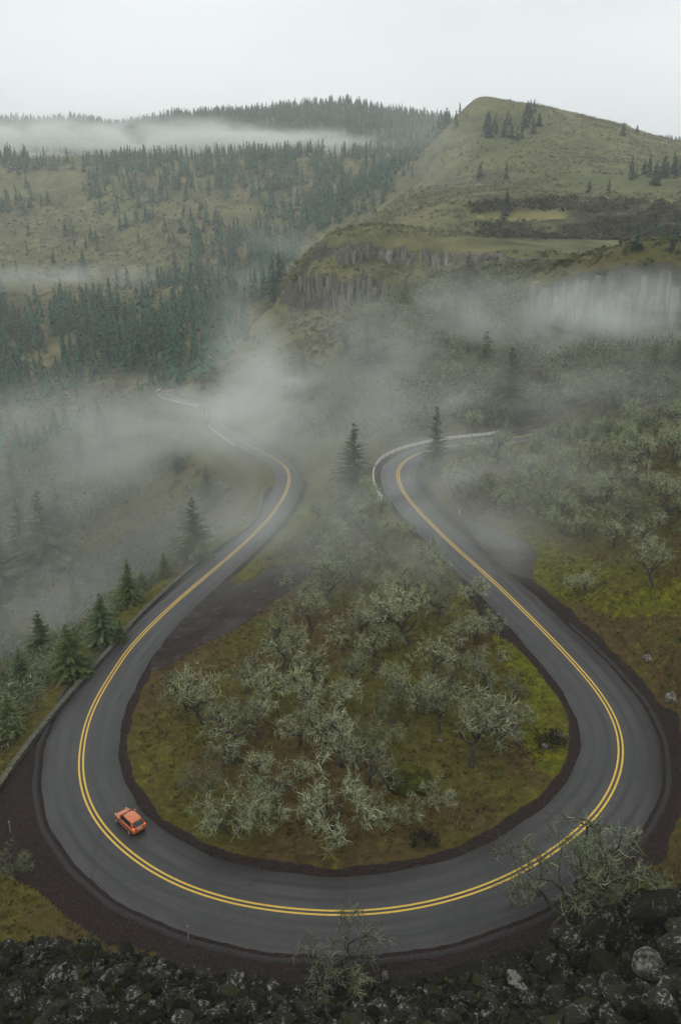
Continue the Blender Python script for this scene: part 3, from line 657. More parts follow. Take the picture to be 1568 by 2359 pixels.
# ------------------------------------------------------------------ conifers
M_FTR = pmat('fir_bark', [(0.3, (0.03, 0.024, 0.018)), (0.7, (0.09, 0.07, 0.05))], 3, 0.95)
M_FIR = pmat('fir_needles', [(0.2, (0.009, 0.032, 0.019)), (0.5, (0.023, 0.074, 0.046)), (0.8, (0.058, 0.130, 0.070))], 0.5, 0.85, 0, 0, 0.25, 'tone')
M_PIN = pmat('pine_needles', [(0.2, (0.022, 0.032, 0.011)), (0.5, (0.058, 0.076, 0.026)), (0.8, (0.11, 0.13, 0.045))], 0.5, 0.85, 0, 0, 0.2, 'tone')
M_FIRN = pmat('near_fir_needles', [(0.2, (0.017, 0.031, 0.015)), (0.5, (0.048, 0.074, 0.034)), (0.8, (0.105, 0.135, 0.062))], 0.5, 0.85, 0, 0, 0.25, 'tone')
def conifer(seed, H=15.0, Wd=0.2, whorl=34, nb=7, top=0.06, bare=0.08, mtl=None):
    r = np.random.default_rng(seed); G = Geo(); T = Geo()
    P = np.array([[0, 0, -0.8], [0.03, 0, H * 0.3], [0, 0.05, H * 0.7], [0, 0, H]])
    v, f = tube(P, H * np.array([0.016, 0.012, 0.006, 0.001]), 6); G.add(v, f)
    for w in range(whorl):
        t = (w + r.uniform(-0.3, 0.3)) / whorl; z = H * (bare + (1 - bare) * t)
        L0 = H * Wd * (1 - t) ** 1.0 * (0.5 + 0.5 * min(1, t * 5)) + H * 0.006
        for b in range(nb):
            if r.random() < 0.12 + 0.62 * t * t: continue
            L = L0 * r.uniform(0.55, 1.2); az_ = r.uniform(0, 6.28); dr = r.uniform(-0.42, 0.05) + t * 0.75
            d = np.array([math.cos(az_) * math.cos(dr), math.sin(az_) * math.cos(dr), math.sin(dr)]); sdv = np.array([-math.sin(az_), math.cos(az_), 0])
            n = max(2, int(L / (H * 0.026)))
            tone = r.uniform(0.15, 0.9)
            for q in range(n):
                c = np.array([0, 0, z]) + d * L * (q + 0.6) / n + np.array([0, 0, -0.10 * L * ((q + 0.6) / n) ** 2])
                sz = H * 0.036 * (1 - 0.5 * t) * r.uniform(0.8, 1.5) * (1.25 - 0.5 * q / n)
                for sg in (-1, 1):
                    tip = c + sdv * sg * sz * r.uniform(0.8, 1.4) + d * sz * r.uniform(0.4, 1.1) + np.array([0, 0, -sz * r.uniform(0.05, 0.55)])
                    e = np.array([0, 0, sz * 0.35])
                    T.add([c - d * sz * 0.35 + e * 0.3, c + d * sz * 0.5 - e * 0.3, tip], [[0, 1, 2]], min(1, tone + q / n * 0.25))
                if q == n - 1: T.add([c - sdv * sz * 0.4, c + sdv * sz * 0.4, c + d * sz * 1.2], [[0, 1, 2]], min(1, tone + 0.3))
    a = G.mesh('trunk', True); a.materials.append(M_FTR)
    b = T.mesh('crown', False, True); b.materials.append(mtl or M_FIRN)
    return a, b, H
FIRS = [conifer(11, 15, 0.36, 38, 11), conifer(12, 15, 0.31, 40, 11), conifer(13, 15, 0.44, 36, 13, bare=0.03), conifer(14, 15, 0.45, 32, 12, bare=0.08, mtl=M_PIN)]
FLOOK = ['medium-crowned ', 'slim ', 'broad dark ', 'wide yellowish-green ']
def put_fir(p, h, kind, label, group=None, cat='fir tree', name='fir_tree'):
    if group: label = ('tall ' if h > 17 else 'short ' if h < 9 else '') + FLOOK[kind] + label
    t = thing(name, label, cat, (p[0], p[1], p[2] - 0.1), group, random.uniform(0, 6.28), h / 15.0)
    w = random.uniform(0.9, 1.15); t.scale = (h / 15 * w, h / 15 * w, h / 15)
    obj('trunk', FIRS[kind][0], None, t); obj('crown', FIRS[kind][1], None, t)
    return t
def fir_px(u, v, hpx, kind, label, group=None, **kw):
    p = ground(u, v)
    if p is None: return
    placed.append(p)
    return put_fir(p, hpx * float(project(p)[2]) / F * 1.06, kind, label, group, **kw)
fir_px(815, 1128, 152, 2, 'bushy conifer standing alone between the two road bends')
fir_px(1000, 1092, 150, 1, 'mist-veiled conifer in front of the white guardrail bend')
fir_px(1168, 975, 165, 3, 'broad pine on the slope above the white guardrail', None, cat='pine tree', name='pine_tree')
fir_px(845, 868, 130, 2, 'dark conifer under the corner of the mesa cliff')
for u, v, h, kk in ((795, 860, 110, 1), (1045, 800, 120, 3), (1075, 700, 110, 3), (1020, 760, 80, 0), (700, 880, 70, 1), (1115, 880, 110, 3), (1230, 830, 100, 3), (935, 700, 60, 3), (1500, 890, 100, 3), (1560, 880, 110, 3), (955, 850, 90, 3), (880, 790, 70, 3)):
    fir_px(u, v, h, kk, 'misty conifer among the oaks on the slope below the cliffs', 'conifers under the cliffs')
for u, v, h, kk in ((450, 1285, 140, 3), (425, 1272, 110, 2), (402, 1302, 105, 3), (475, 1255, 90, 2), (480, 1170, 100, 2), (300, 1395, 110, 3), (330, 1365, 55, 2), (380, 1330, 60, 3)):
    fir_px(u, v, h, kk, 'green conifer growing just outside the stone wall', 'conifers outside the stone wall')
for u, v, h, kk in ((40, 1180, 130, 1), (110, 1330, 200, 2), (60, 1330, 180, 0), (190, 1090, 110, 1), (250, 1060, 100, 1), (140, 1250, 150, 1), (240, 1480, 120, 2), (165, 1560, 130, 3), (60, 1620, 140, 2), (100, 1520, 120, 0), (20, 1500, 150, 2), (30, 1700, 110, 3),
                    (180, 1528, 90, 3), (75, 1420, 120, 0), (410, 1090, 70, 1), (345, 1075, 60, 0), (10, 1380, 170, 0), (175, 1400, 80, 3), (280, 1480, 60, 3)):
    fir_px(u, v, h, kk, 'mist-dimmed conifer on the steep bank below the stone wall', 'conifers below the stone wall')

# far conifers: small light meshes, each tree still one object
def far_fir(seed, mtl, wd=0.21):
    r = np.random.default_rng(seed); T = Geo(); H = 1.0
    v, f = tube(np.array([[0, 0, -0.05], [0, 0, 0.98]]), np.array([0.012, 0.002]), 3); T.add(v, f, 0.0)
    for w in range(15):
        t = w / 15; z = 0.06 + 0.92 * t; L = wd * (1 - t) ** 0.85 + 0.012
        for b in range(8):
            a = r.uniform(0, 6.28); q = L * r.uniform(0.6, 1.25); c = np.array([math.cos(a), math.sin(a), 0]); s_ = np.array([-c[1], c[0], 0])
            T.add([[0, 0, z + 0.05], c * q * 0.75 + s_ * q * 0.35 + [0, 0, z - 0.01], c * q + [0, 0, z - 0.035], c * q * 0.75 - s_ * q * 0.35 + [0, 0, z - 0.01]], [[0, 1, 2], [0, 2, 3]], r.random())
    me = T.mesh('fir_tree', False, True); me.materials.append(mtl); return me
FARF = [far_fir(21, M_FIR, 0.24), far_fir(22, M_FIR, 0.19), far_fir(23, M_FIR, 0.28), far_fir(24, M_PIN, 0.25)]
VG, HG = 'firs on the valley floor', 'firs on the open hillside'
def put_far(p, h, label, group, kind=None):
    o = obj('fir_tree', FARF[random.randrange(3) if kind is None else kind]); o.location = (p[0], p[1], p[2] - 0.3)
    w = random.uniform(0.85, 1.25); o.scale = (h * w, h * w, h); o.rotation_euler[2] = random.uniform(0, 6.28)
    if group in (VG, HG): label = ('tall ' if h > (22 if group == VG else 17) else 'short ' if h < (18 if group == VG else 14) else 'middle-sized ') + ('slender ' if w < 0.97 else 'broad ' if w > 1.12 else '') + label
    return tag(o, label, 'fir tree', group)
def scatter_far(poly, n, seed, fn, dmin=380, clump=None):
    r = random.Random(seed); us = [p[0] for p in poly]; vs_ = [p[1] for p in poly]; c = 0; tries = 0
    while c < n and tries < n * 12:
        tries += 1; u = r.uniform(min(us), max(us)); v = r.uniform(min(vs_), max(vs_))
        if not inpoly(np.array([u]), np.array([v]), poly)[0]: continue
        if clump and vnoise(np.array([u / clump]), np.array([v / clump * 1.6]), seed)[0] < 0.5: continue
        p = ground(u, v)
        if p is None or p[1] < dmin: continue
        fn(p, r); c += 1
VL = 'dark fir in the misty forest on the valley floor'; VG = 'firs on the valley floor'
scatter_far([(-40, 720), (90, 690), (180, 720), (300, 690), (400, 720), (500, 690), (640, 650), (660, 680), (600, 760), (530, 840), (430, 890), (250, 910), (100, 930), (-40, 950)], 130, 7, lambda p, r: put_far(p, r.uniform(14, 27), VL, VG), 380, 85)
HL = 'lone dark fir scattered over the open hillside across the valley'; HG = 'firs on the open hillside'
scatter_far([(-20, 430), (200, 440), (420, 420), (560, 480), (560, 620), (300, 640), (-20, 650)], 50, 8, lambda p, r: put_far(p, r.uniform(11, 20), HL, HG), 600, 90)
for u, v, h in ((1105, 412, 38), (1165, 412, 40), (1165, 498, 66), (1355, 445, 30), (1466, 305, 18), (1330, 598, 26), (1383, 592, 22), (1466, 575, 55), (1512, 552, 50), (1545, 578, 55), (1400, 446, 36), (1490, 545, 32), (1560, 545, 42)):
    p = ground(u, v)
    if p is not None: put_far(p, h * float(project(p)[2]) / F, 'solitary dark fir on the grassy terraces of the pointed hill', 'solitary firs on the pointed hill')
p = ground(1433, 313)
if p is not None: put_far(p, 32 * float(project(p)[2]) / F, 'conspicuous bushy fir silhouetted near the skyline of the pointed hill', None, 2)
scatter_far([(1110, 300), (1150, 275), (1245, 255), (1245, 305), (1180, 330), (1130, 345)], 26, 9, lambda p, r: put_far(p, r.uniform(10, 18), 'fir in the small grove high on the pointed hill', 'grove on the pointed hill'), 500)
scatter_far([(1370, 405), (1450, 400), (1568, 392), (1640, 395), (1640, 435), (1500, 430)], 24, 10, lambda p, r: put_far(p, r.uniform(9, 17), 'fir in the dark row along the right shoulder of the pointed hill', 'fir row on the pointed hill'), 500)

# ------------------------------------------------------------------ joined cover: forest, scrub, rubble, grass
def join_many(temps, P, S, rz, which, name, m, tone=None, sz=None, smooth=False):
    Vs, Fs, Cs, n0 = [], [], [], 0
    for ti, (tv, tf, tcl) in enumerate(temps):
        k = np.where(which == ti)[0]
        if not len(k): continue
        c, s = np.cos(rz[k])[:, None], np.sin(rz[k])[:, None]
        x = tv[None, :, 0] * c - tv[None, :, 1] * s; y = tv[None, :, 0] * s + tv[None, :, 1] * c
        V = np.stack([x, y, np.broadcast_to(tv[None, :, 2], x.shape) * (1 if sz is None else sz[k][:, None])], 2) * S[k][:, None, None] + P[k][:, None, :]
        Fs.append((tf[None] + (np.arange(len(k)) * len(tv))[:, None, None] + n0).reshape(-1, 3)); n0 += V.shape[0] * V.shape[1]
        Vs.append(V.reshape(-1, 3)); cc = np.broadcast_to(tcl[None], x.shape)
        Cs.append((cc if tone is None else np.clip(cc * 0.5 + tone[k][:, None] * 0.5, 0, 1)).ravel())
    me = mesh(name, np.concatenate(Vs), np.concatenate(Fs), smooth)
    a = me.attributes.new('tone', 'FLOAT', 'POINT'); a.data.foreach_set('value', np.concatenate(Cs).astype(np.float32))
    o = obj(name, me, m); tag(o, kind='stuff'); return o
def t_fir(seed, wd):
    r = np.random.default_rng(seed); V, Fc, Cc = [], [], []
    for w in range(8):
        t = w / 8; z = 0.08 + 0.9 * t; L = wd * (1 - t) ** 0.9 + 0.015
        for b in range(5):
            a = r.uniform(0, 6.28); q = L * r.uniform(0.7, 1.25); n = len(V); tn = r.random()
            V += [[0, 0, z + 0.11], [math.cos(a - 0.5) * q, math.sin(a - 0.5) * q, z - 0.03], [math.cos(a + 0.5) * q, math.sin(a + 0.5) * q, z - 0.05]]; Fc.append([n, n + 1, n + 2]); Cc += [tn] * 3
    return np.array(V), np.array(Fc), np.array(Cc)
def t_bush(seed, n=15):
    r = np.random.default_rng(seed); V, Fc, Cc = [], [], []
    for i in range(n):
        d = r.normal(0, 1, 3); d[2] = abs(d[2]); d = unit(d) * r.uniform(0.5, 1.0) * np.array([1, 1, 0.8]); k_ = len(V); tn = r.random()
        for j in range(3): V.append(d + r.normal(0, 0.26, 3))
        Fc.append([k_, k_ + 1, k_ + 2]); Cc += [tn] * 3
    return np.array(V), np.array(Fc), np.array(Cc)
def t_oak(seed, n=70):
    r = np.random.default_rng(seed); V, Fc, Cc = [], [], []
    def stick(a, b, w, tn):
        d = unit(np.cross(b - a, r.normal(0, 1, 3))) * w; e = unit(np.cross(b - a, d)) * w; k_ = len(V)
        V.extend([a - d, a + d, a + e * 1.4, b]); Fc.extend([[k_, k_ + 1, k_ + 3], [k_ + 1, k_ + 2, k_ + 3], [k_ + 2, k_, k_ + 3]]); Cc.extend([tn] * 4)
    stick(np.array([0, 0, -0.1]), np.array([0, 0, 0.75]), 0.035, 0.0)
    for i in range(n):
        d = r.normal(0, 1, 3); d[2] = d[2] * 0.6 + 0.35; d = unit(d) * np.array([0.62, 0.62, 0.5]); c = np.array([0, 0, 0.55]) + d * r.uniform(0.35, 1.0)
        stick(c, c + unit(d + r.normal(0, 0.45, 3)) * r.uniform(0.10, 0.26), 0.018, r.uniform(0.2, 1.0))
    return np.array(V), np.array(Fc), np.array(Cc)
TF = [t_fir(i, w) for i, w in ((1, 0.19), (2, 0.23), (3, 0.16), (4, 0.21))]; TB = [t_bush(i) for i in range(5)]
N_ = 44000
a_ = np.radians(rng.uniform(-31, 31, N_)); r_ = np.sqrt(rng.uniform(380 ** 2, 1950 ** 2, N_))
X, Y = r_ * np.sin(a_), r_ * np.cos(a_); Z = height(X, Y); U, Vv, Zc = project(np.stack([X, Y, Z], 1)); U = np.clip(U, 2, 1566)
gully = inpoly(U, Vv, [(330, 362), (560, 345), (830, 335), (1000, 300), (1062, 280), (1000, 365), (900, 455), (840, 515), (760, 560), (600, 620), (560, 590), (600, 520), (560, 440), (400, 420)])
band = inpoly(U, Vv, [(0, 720), (300, 690), (500, 690), (640, 620), (670, 660), (600, 760), (530, 840), (400, 890), (0, 940)])
clump = fbm(X / 70, Y / 70, 55)
ridge = (Y > 1320)
keep = (ridge & (rng.random(N_) < 0.85)) | (gully & (Y > 560) & (clump + rng.normal(0, 0.06, N_) > 0.36) & (rng.random(N_) < 0.95)) | (band & (clump + rng.normal(0, 0.06, N_) > 0.41)) | ((Y < 1320) & (X < 60) & (clump + rng.normal(0, 0.04, N_) > 0.58))
keep &= ~((X > 30) & (Y < 1200) & ~gully & ~ridge)
keep &= ~((U > 690) & (Y < 820)) & ~((U > 560) & (Y < 600))
keep &= road_dist(X, Y)[0] > 14
k = np.where(keep)[0][:11500]
join_many(TF, np.stack([X, Y, Z - 0.5], 1)[k], rng.uniform(11, 23, len(k)), rng.uniform(0, 6.28, len(k)), rng.integers(0, 4, len(k)), 'forest', M_FIR, rng.random(len(k)))
M_SCR = pmat('scrub', [(0.2, (0.058, 0.052, 0.036)), (0.42, (0.095, 0.094, 0.055)), (0.55, (0.145, 0.148, 0.078)), (0.75, (0.21, 0.205, 0.11))], 0.04, 0.95, 0, 0, 0, 'tone')
M_SCD = pmat('dark_scrub', [(0.2, (0.012, 0.013, 0.008)), (0.5, (0.046, 0.048, 0.022)), (0.8, (0.13, 0.125, 0.055))], 0.06, 0.95, 0, 0, 0, 'tone')
N_ = 60000
a_ = np.radians(rng.uniform(-31, 31, N_)); r_ = 330 * (1150 / 330) ** rng.random(N_)
X, Y = r_ * np.sin(a_), r_ * np.cos(a_); Z = height(X, Y); U, Vv, Zc = project(np.stack([X, Y, Z], 1)); U = np.clip(U, 2, 1566)
dk = inpoly(U, Vv, [(1080, 475), (1280, 455), (1568, 470), (1568, 530), (1420, 490), (1290, 490), (1100, 500)]) | inpoly(U, Vv, [(1100, 512), (1300, 506), (1430, 500), (1568, 520), (1568, 570), (1430, 556), (1250, 552), (1110, 546)])
mesa = inpoly(U, Vv, [(680, 548), (1000, 545), (1568, 556), (1568, 660), (1200, 660), (1290, 605), (1000, 580), (735, 562)]) & (Y < 520)
cl2 = fbm(X / 45, Y / 45, 77)
ok_ = (road_dist(X, Y)[0] > 9) & ~mesa & (Y > 300) & ~inpoly(U, Vv, [(1100, 492), (1200, 484), (1335, 484), (1340, 506), (1150, 512)])
k = np.where(ok_ & ~dk & (cl2 + rng.normal(0, 0.05, N_) > np.where(X > -20, 0.36, 0.34)))[0][:26000]
join_many(TB, np.stack([X, Y, Z], 1)[k], rng.uniform(1.0, 3.0, len(k)) * np.where(X[k] > -20, 0.62, 0.95), rng.uniform(0, 6.28, len(k)), rng.integers(0, 5, len(k)), 'scrub', M_SCR, np.clip(cl2[k] + rng.normal(0, 0.12, len(k)), 0, 1))
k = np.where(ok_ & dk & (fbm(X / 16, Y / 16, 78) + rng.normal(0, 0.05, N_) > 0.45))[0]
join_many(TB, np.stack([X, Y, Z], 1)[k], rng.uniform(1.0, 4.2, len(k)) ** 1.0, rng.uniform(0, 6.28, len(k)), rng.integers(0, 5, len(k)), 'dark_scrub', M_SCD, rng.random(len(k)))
# underbrush of the nearer slopes (left bank, under the cliffs)
N_ = 16000
a_ = np.radians(rng.uniform(-31, 31, N_)); r_ = 95 * (360 / 95) ** rng.random(N_)
X, Y = r_ * np.sin(a_), r_ * np.cos(a_); Z = height(X, Y); U, Vv, Zc = project(np.stack([X, Y, Z], 1))
D_, J_ = road_dist(X, Y); dwl = np.sqrt(((X[:, None] - WL[None, ::3, 0]) ** 2 + (Y[:, None] - WL[None, ::3, 1]) ** 2)).min(1)
bank = ~inpoly(U, Vv, POLY['scree']) & (X < -8) & (D_ > 15) & (dwl > 2.5) & ((X - RC[J_, 0]) * RN[J_, 0] + (Y - RC[J_, 1]) * RN[J_, 1] > 0)
upr = (D_ > 9) & (Vv < 1010) & (Y > 165) & (X > -45)
k = np.where((bank | upr) & (fbm(X / 22, Y / 22, 91) + rng.normal(0, 0.06, N_) > np.where(upr, 0.34, 0.38)))[0]
M_UND = pmat('underbrush', [(0.2, (0.026, 0.032, 0.013)), (0.5, (0.062, 0.074, 0.028)), (0.8, (0.13, 0.14, 0.062))], 0.2, 0.95, 0, 0, 0, 'tone')
join_many(TB, np.stack([X, Y, Z], 1)[k], rng.uniform(0.5, 1.5, len(k)) * np.where(upr[k], 1.5, 1.0), rng.uniform(0, 6.28, len(k)), rng.integers(0, 5, len(k)), 'underbrush', M_UND, rng.random(len(k)))

N_ = 9000
X = rng.uniform(-170, 130, N_); Y = rng.uniform(75, 480, N_); Z = height(X, Y); U, Vv, Zc = project(np.stack([X, Y, Z], 1)); D_, J_ = road_dist(X, Y)
sdv_ = (X - RC[J_, 0]) * RN[J_, 0] + (Y - RC[J_, 1]) * RN[J_, 1]
left_ = inpoly(U, Vv, [(-60, 930), (150, 900), (360, 900), (440, 1040), (420, 1090), (200, 1220), (-60, 1300)]) & (sdv_ > 0)
right_ = inpoly(U, Vv, [(700, 1000), (780, 800), (880, 690), (1150, 670), (1300, 770), (1640, 780), (1640, 1000), (1250, 1000), (860, 1040)])
left2_ = inpoly(U, Vv, [(-60, 1300), (200, 1230), (430, 1110), (480, 1180), (330, 1340), (200, 1530), (60, 1690), (-60, 1800)]) & (sdv_ > 0) & (np.sqrt(((X[:, None] - WL[None, ::3, 0]) ** 2 + (Y[:, None] - WL[None, ::3, 1]) ** 2)).min(1) > 3.5) & ~(inpoly(U, Vv, POLY['scree']) & (rng.random(N_) > 0.12))
k = np.where((D_ > 9) & (left_ | right_ | left2_) & (fbm(X / 30, Y / 30, 44) + rng.normal(0, 0.05, N_) > 0.38))[0][:1500]
join_many([t_oak(i) for i in range(5)], np.stack([X, Y, Z], 1)[k], rng.uniform(4.5, 9.0, len(k)) * np.where(left2_[k], 0.6, 1.0), rng.uniform(0, 6.28, len(k)), rng.integers(0, 5, len(k)), 'oak_wood', M_LICH2, rng.random(len(k)))
# ------------------------------------------------------------------ rocks
import bmesh
def hull(seed, n=13, flat=0.75):
    r = np.random.default_rng(seed); bm = bmesh.new()
    for _ in range(n):
        d = unit(r.normal(0, 1, 3)) * r.uniform(0.8, 1.05) * np.array([1.0, r.uniform(0.75, 1.0), flat]); bm.verts.new(d)
    ret = bmesh.ops.convex_hull(bm, input=bm.verts)
    bmesh.ops.delete(bm, geom=[g for g in ret['geom_interior'] if isinstance(g, bmesh.types.BMVert)], context='VERTS')
    bmesh.ops.triangulate(bm, faces=bm.faces)
    bm.verts.index_update(); v = np.array([x.co[:] for x in bm.verts]); f = np.array([[q.index for q in x.verts] for x in bm.faces]); bm.free()
    return v, f, np.full(len(v), 0.5)
HULL = [hull(i, 16, random.uniform(0.6, 0.95)) for i in range(10)]
k = N('talus_rock'); tcn = k.n('ShaderNodeTexCoord'); oi = k.n('ShaderNodeObjectInfo'); geo = k.n('ShaderNodeNewGeometry')
b1 = k.noise(1.3, 5, 0.65, geo.outputs['Position']); b2 = k.noise(3.4, 4, 0.7, geo.outputs['Position']); b3 = k.noise(0.5, 3, 0.6, geo.outputs['Position'])
b4 = k.noise(9, 3, 0.75, geo.outputs['Position'])
c = k.ramp(b4, [(0.3, (0.008, 0.008, 0.007)), (0.55, (0.044, 0.043, 0.034)), (0.75, (0.11, 0.106, 0.082))])
c = k.mix(k.step(k.math('ADD', b1, k.math('MULTIPLY', k.math('SUBTRACT', b3, 0.5), 0.8)), 0.54, 0.64), c, k.ramp(b4, [(0.3, (0.014, 0.015, 0.005)), (0.7, (0.065, 0.064, 0.020))]))
c = k.mix(k.step(k.math('ADD', b2, k.math('MULTIPLY', k.math('SUBTRACT', b3, 0.5), -0.7)), 0.585, 0.65), c, k.ramp(b4, [(0.35, (0.12, 0.125, 0.10)), (0.65, (0.36, 0.37, 0.31))]))
tn = k.math('MULTIPLY_ADD', k.math('ADD', oi.outputs['Random'], k.attr('tone')), 0.8, 0.2)
c = k.mix(1.0, c, tn, 'MULTIPLY')
k.l(c, k.b.inputs['Base Color']); k.b.inputs['Roughness'].default_value = 0.9; k.b.inputs['Specular IOR Level'].default_value = 0.05; k.bump(b4, 0.5, 0.08)
M_TAL = k.m
HM = []
for v, f, c_ in HULL:
    me = mesh('boulder', v, f); me.materials.append(M_TAL); HM.append(me)
def rock(p, s, label, group, kind=None, sc=(1, 1, 1), m=None, sink=0.3):
    o = obj('boulder', HM[random.randrange(10) if kind is None else kind]); o.location = (p[0], p[1], p[2] + s * (0.5 - sink) * sc[2])
    o.scale = (s * sc[0], s * sc[1], s * sc[2]); o.rotation_euler = (random.uniform(-0.3, 0.3), random.uniform(-0.3, 0.3), random.uniform(0, 6.28))
    return tag(o, label, 'boulder', group)
N_ = 30000
X = rng.uniform(-62, 66, N_); Y = rng.uniform(34, 60, N_); Z = height(X, Y); U, Vv, _ = project(np.stack([X, Y, Z], 1)); D_, _ = road_dist(X, Y)
k = np.where(inpoly(U, Vv, POLY['talus']) & (D_ > 7.6) & (fbm(X / 4, Y / 4, 61) + rng.normal(0, 0.1, N_) > 0.30))[0]
big = np.clip(rng.pareto(2.6, len(k)) * 0.24 + 0.17, 0.17, 1.05) * np.where((U[k] > 1230) & (Vv[k] > 2060), 1.4, 1.0)
vis_ = (Vv[k] < 2380) & (U[k] > -30) & (U[k] < 1600)
order = np.argsort(-(big * np.where(vis_, 1, 0)))[:900]
acc = []
for q in order:
    p = np.array([X[k[q]], Y[k[q]], Z[k[q]]])
    if all((p[0] - a[0]) ** 2 + (p[1] - a[1]) ** 2 > (0.5 * (big[q] + a[3])) ** 2 for a in acc):
        acc.append((*p, big[q]))
        lab = ('huge' if big[q] > 0.95 else 'large' if big[q] > 0.7 else 'smaller') + ' dark mossy basalt boulder in the rubble below the near bend'
        if U[k[q]] > 1230: lab = ('huge' if big[q] > 1.3 else 'large' if big[q] > 0.9 else 'smaller') + ' dark basalt boulder on the rocky shoulder under the large oak'
        if len(acc) <= 280: rock(p, big[q], lab, 'rubble of dark boulders', sc=(1, 1, random.uniform(0.8, 1.15)))
NR = 7000; sm = rng.choice(len(k), NR, replace=len(k) < NR); kk = k[sm]; Xr = X[kk] + rng.normal(0, 0.3, NR); Yr = Y[kk] + rng.normal(0, 0.3, NR); Zr = height(Xr, Yr)
join_many(HULL, np.stack([Xr, Yr, Zr + 0.08], 1), np.clip(rng.pareto(2.8, NR) * 0.2 + 0.12, 0.12, 0.55), rng.uniform(0, 6.28, NR), rng.integers(0, 10, NR), 'rubble', M_TAL, rng.random(NR) * 1.4 - 0.4)
p = ground(1492, 2235)
M_PALE = pmat('pale_rock', [(0.35, (0.05, 0.05, 0.043)), (0.5, (0.15, 0.145, 0.125)), (0.7, (0.30, 0.29, 0.25))], 2.2, 0.9, 0.5, 0.1)
def single(p, s, label, seed, m, sc=(1, 1, 1), name='boulder', cat='boulder', n=26):
    v, f, _ = hull(seed, n, 0.9); o = obj(name, mesh(name, v, f), m); o.location = (p[0], p[1], p[2] + 0.25 * s); o.scale = (s * sc[0], s * sc[1], s * sc[2]); return tag(o, label, cat)
bm = bmesh.new(); bmesh.ops.create_icosphere(bm, subdivisions=3, radius=1.0)
for v in bm.verts:
    n3 = fbm(np.array([v.co.x * 1.6 + 9]), np.array([v.co.y * 1.6 + v.co.z * 1.3]), 72)[0]; v.co *= 0.8 + 0.4 * n3
mb = bpy.data.meshes.new('boulder'); bm.to_mesh(mb); bm.free()
M_PB = pmat('lichen_rock', [(0.36, (0.022, 0.022, 0.018)), (0.48, (0.075, 0.075, 0.06)), (0.6, (0.20, 0.20, 0.165)), (0.75, (0.27, 0.265, 0.22))], 2.8, 0.9, 0.6, 0.12, detail=7)
o = obj('boulder', mb, M_PB); o.location = (p[0], p[1], p[2] + 0.5); o.scale = (1.35, 1.2, 1.1); o.rotation_euler = (0.3, 0.2, 0.5); tag(o, 'pale grey rounded boulder sitting among the dark rocks', 'boulder')
single(ground(1385, 2150), 2.0, 'big square dark outcrop block behind the pale rounded boulder', 91, M_TAL, (1.3, 1, 1.1))
single(ground(1520, 2120), 2.4, 'white-flecked outcrop block at the top of the rocky shoulder', 92, M_TAL, (1.2, 1, 1.0))
for i, (u, v, s_) in enumerate(((1290, 2160, 1.0), (1452, 2112, 1.4), (1556, 2195, 1.4), (1345, 2225, 1.1), (1425, 2290, 1.2), (1255, 2210, 0.8), (1470, 2330, 1.3), (1545, 2300, 1.1))):
    q = ground(u, v)
    if q is not None: single(q, s_, 'bulky lichen-spotted block on the rocky shoulder near the pale boulder', 140 + i, M_TAL, (1.1, 1, 1), n=20)['group'] = 'blocks on the rocky shoulder'
single(ground(885, 2255), 0.7, 'white lichen-crusted upright stone at the lower edge of the gravel', 93, M_PALE, (0.6, 0.5, 1.2))
# moss covered boulder on the island: round, lumpy
me_ = bpy.data.meshes.new('mossy_boulder'); bm = bmesh.new(); bmesh.ops.create_icosphere(bm, subdivisions=4, radius=1.0)
for v in bm.verts:
    n3 = fbm(np.array([v.co.x * 2.2 + 5]), np.array([v.co.y * 2.2 + v.co.z * 1.7]), 71)[0]; v.co *= 0.82 + 0.36 * n3
bm.to_mesh(me_); bm.free(); me_.polygons.foreach_set('use_smooth', np.ones(len(me_.polygons), bool))
M_MOSS = pmat('moss', [(0.3, (0.014, 0.016, 0.005)), (0.5, (0.045, 0.048, 0.010)), (0.68, (0.10, 0.10, 0.016))], 3.5, 1.0, 1.0, 0.2, detail=8)
p = ground(938, 1808); o = obj('mossy_boulder', me_, M_MOSS); o.location = (p[0], p[1], p[2] + 0.4); o.scale = (2.6, 2.0, 1.9); tag(o, 'rounded boulder thickly covered in dark green moss on the loop island', 'boulder')
for i, (u, v, s, lab) in enumerate(((1489, 1520, 0.75, 'grey rock lying on the grassy bank right of the bend'), (1543, 1612, 0.95, 'mossy grey rock on the bank beside the red shoulder'), (1012, 3000 / 1.7366 - 20, 0.35, 'pale stone lying under the biggest island oak'),
                                     (1032, 1270, 0.4, 'small stone at the shoulder below the gravel pull-out'), (1200, 1262, 0.3, 'pale stone lying on the grey gravel pull-out'), (1255, 1722, 0.5, 'grey rock on the bright moss near the right bend'))):
    q = ground(u, v)
    if q is not None and road_dist([q[0]], [q[1]])[0][0] > 5: single(q, s, lab, 100 + i, M_PALE)
# scree below the wall
N_ = 30000
X = rng.uniform(-120, 0, N_); Y = rng.uniform(90, 300, N_); Z = height(X, Y); U, Vv, _ = project(np.stack([X, Y, Z], 1)); D_, J_ = road_dist(X, Y)
k = np.where(inpoly(U, Vv, POLY['scree']) & (D_ > 13) & ((X - RC[J_, 0]) * RN[J_, 0] + (Y - RC[J_, 1]) * RN[J_, 1] > 0))[0][:4200]
M_SCREE = pmat('scree', [(0.3, (0.022, 0.023, 0.019)), (0.5, (0.070, 0.070, 0.058)), (0.7, (0.19, 0.185, 0.155))], 0.9, 0.95)
if len(k): join_many(HULL, np.stack([X, Y, Z], 1)[k], np.clip(rng.pareto(3, len(k)) * 0.3 + 0.2, 0.2, 1.2), rng.uniform(0, 6.28, len(k)), rng.integers(0, 10, len(k)), 'scree', M_SCREE)
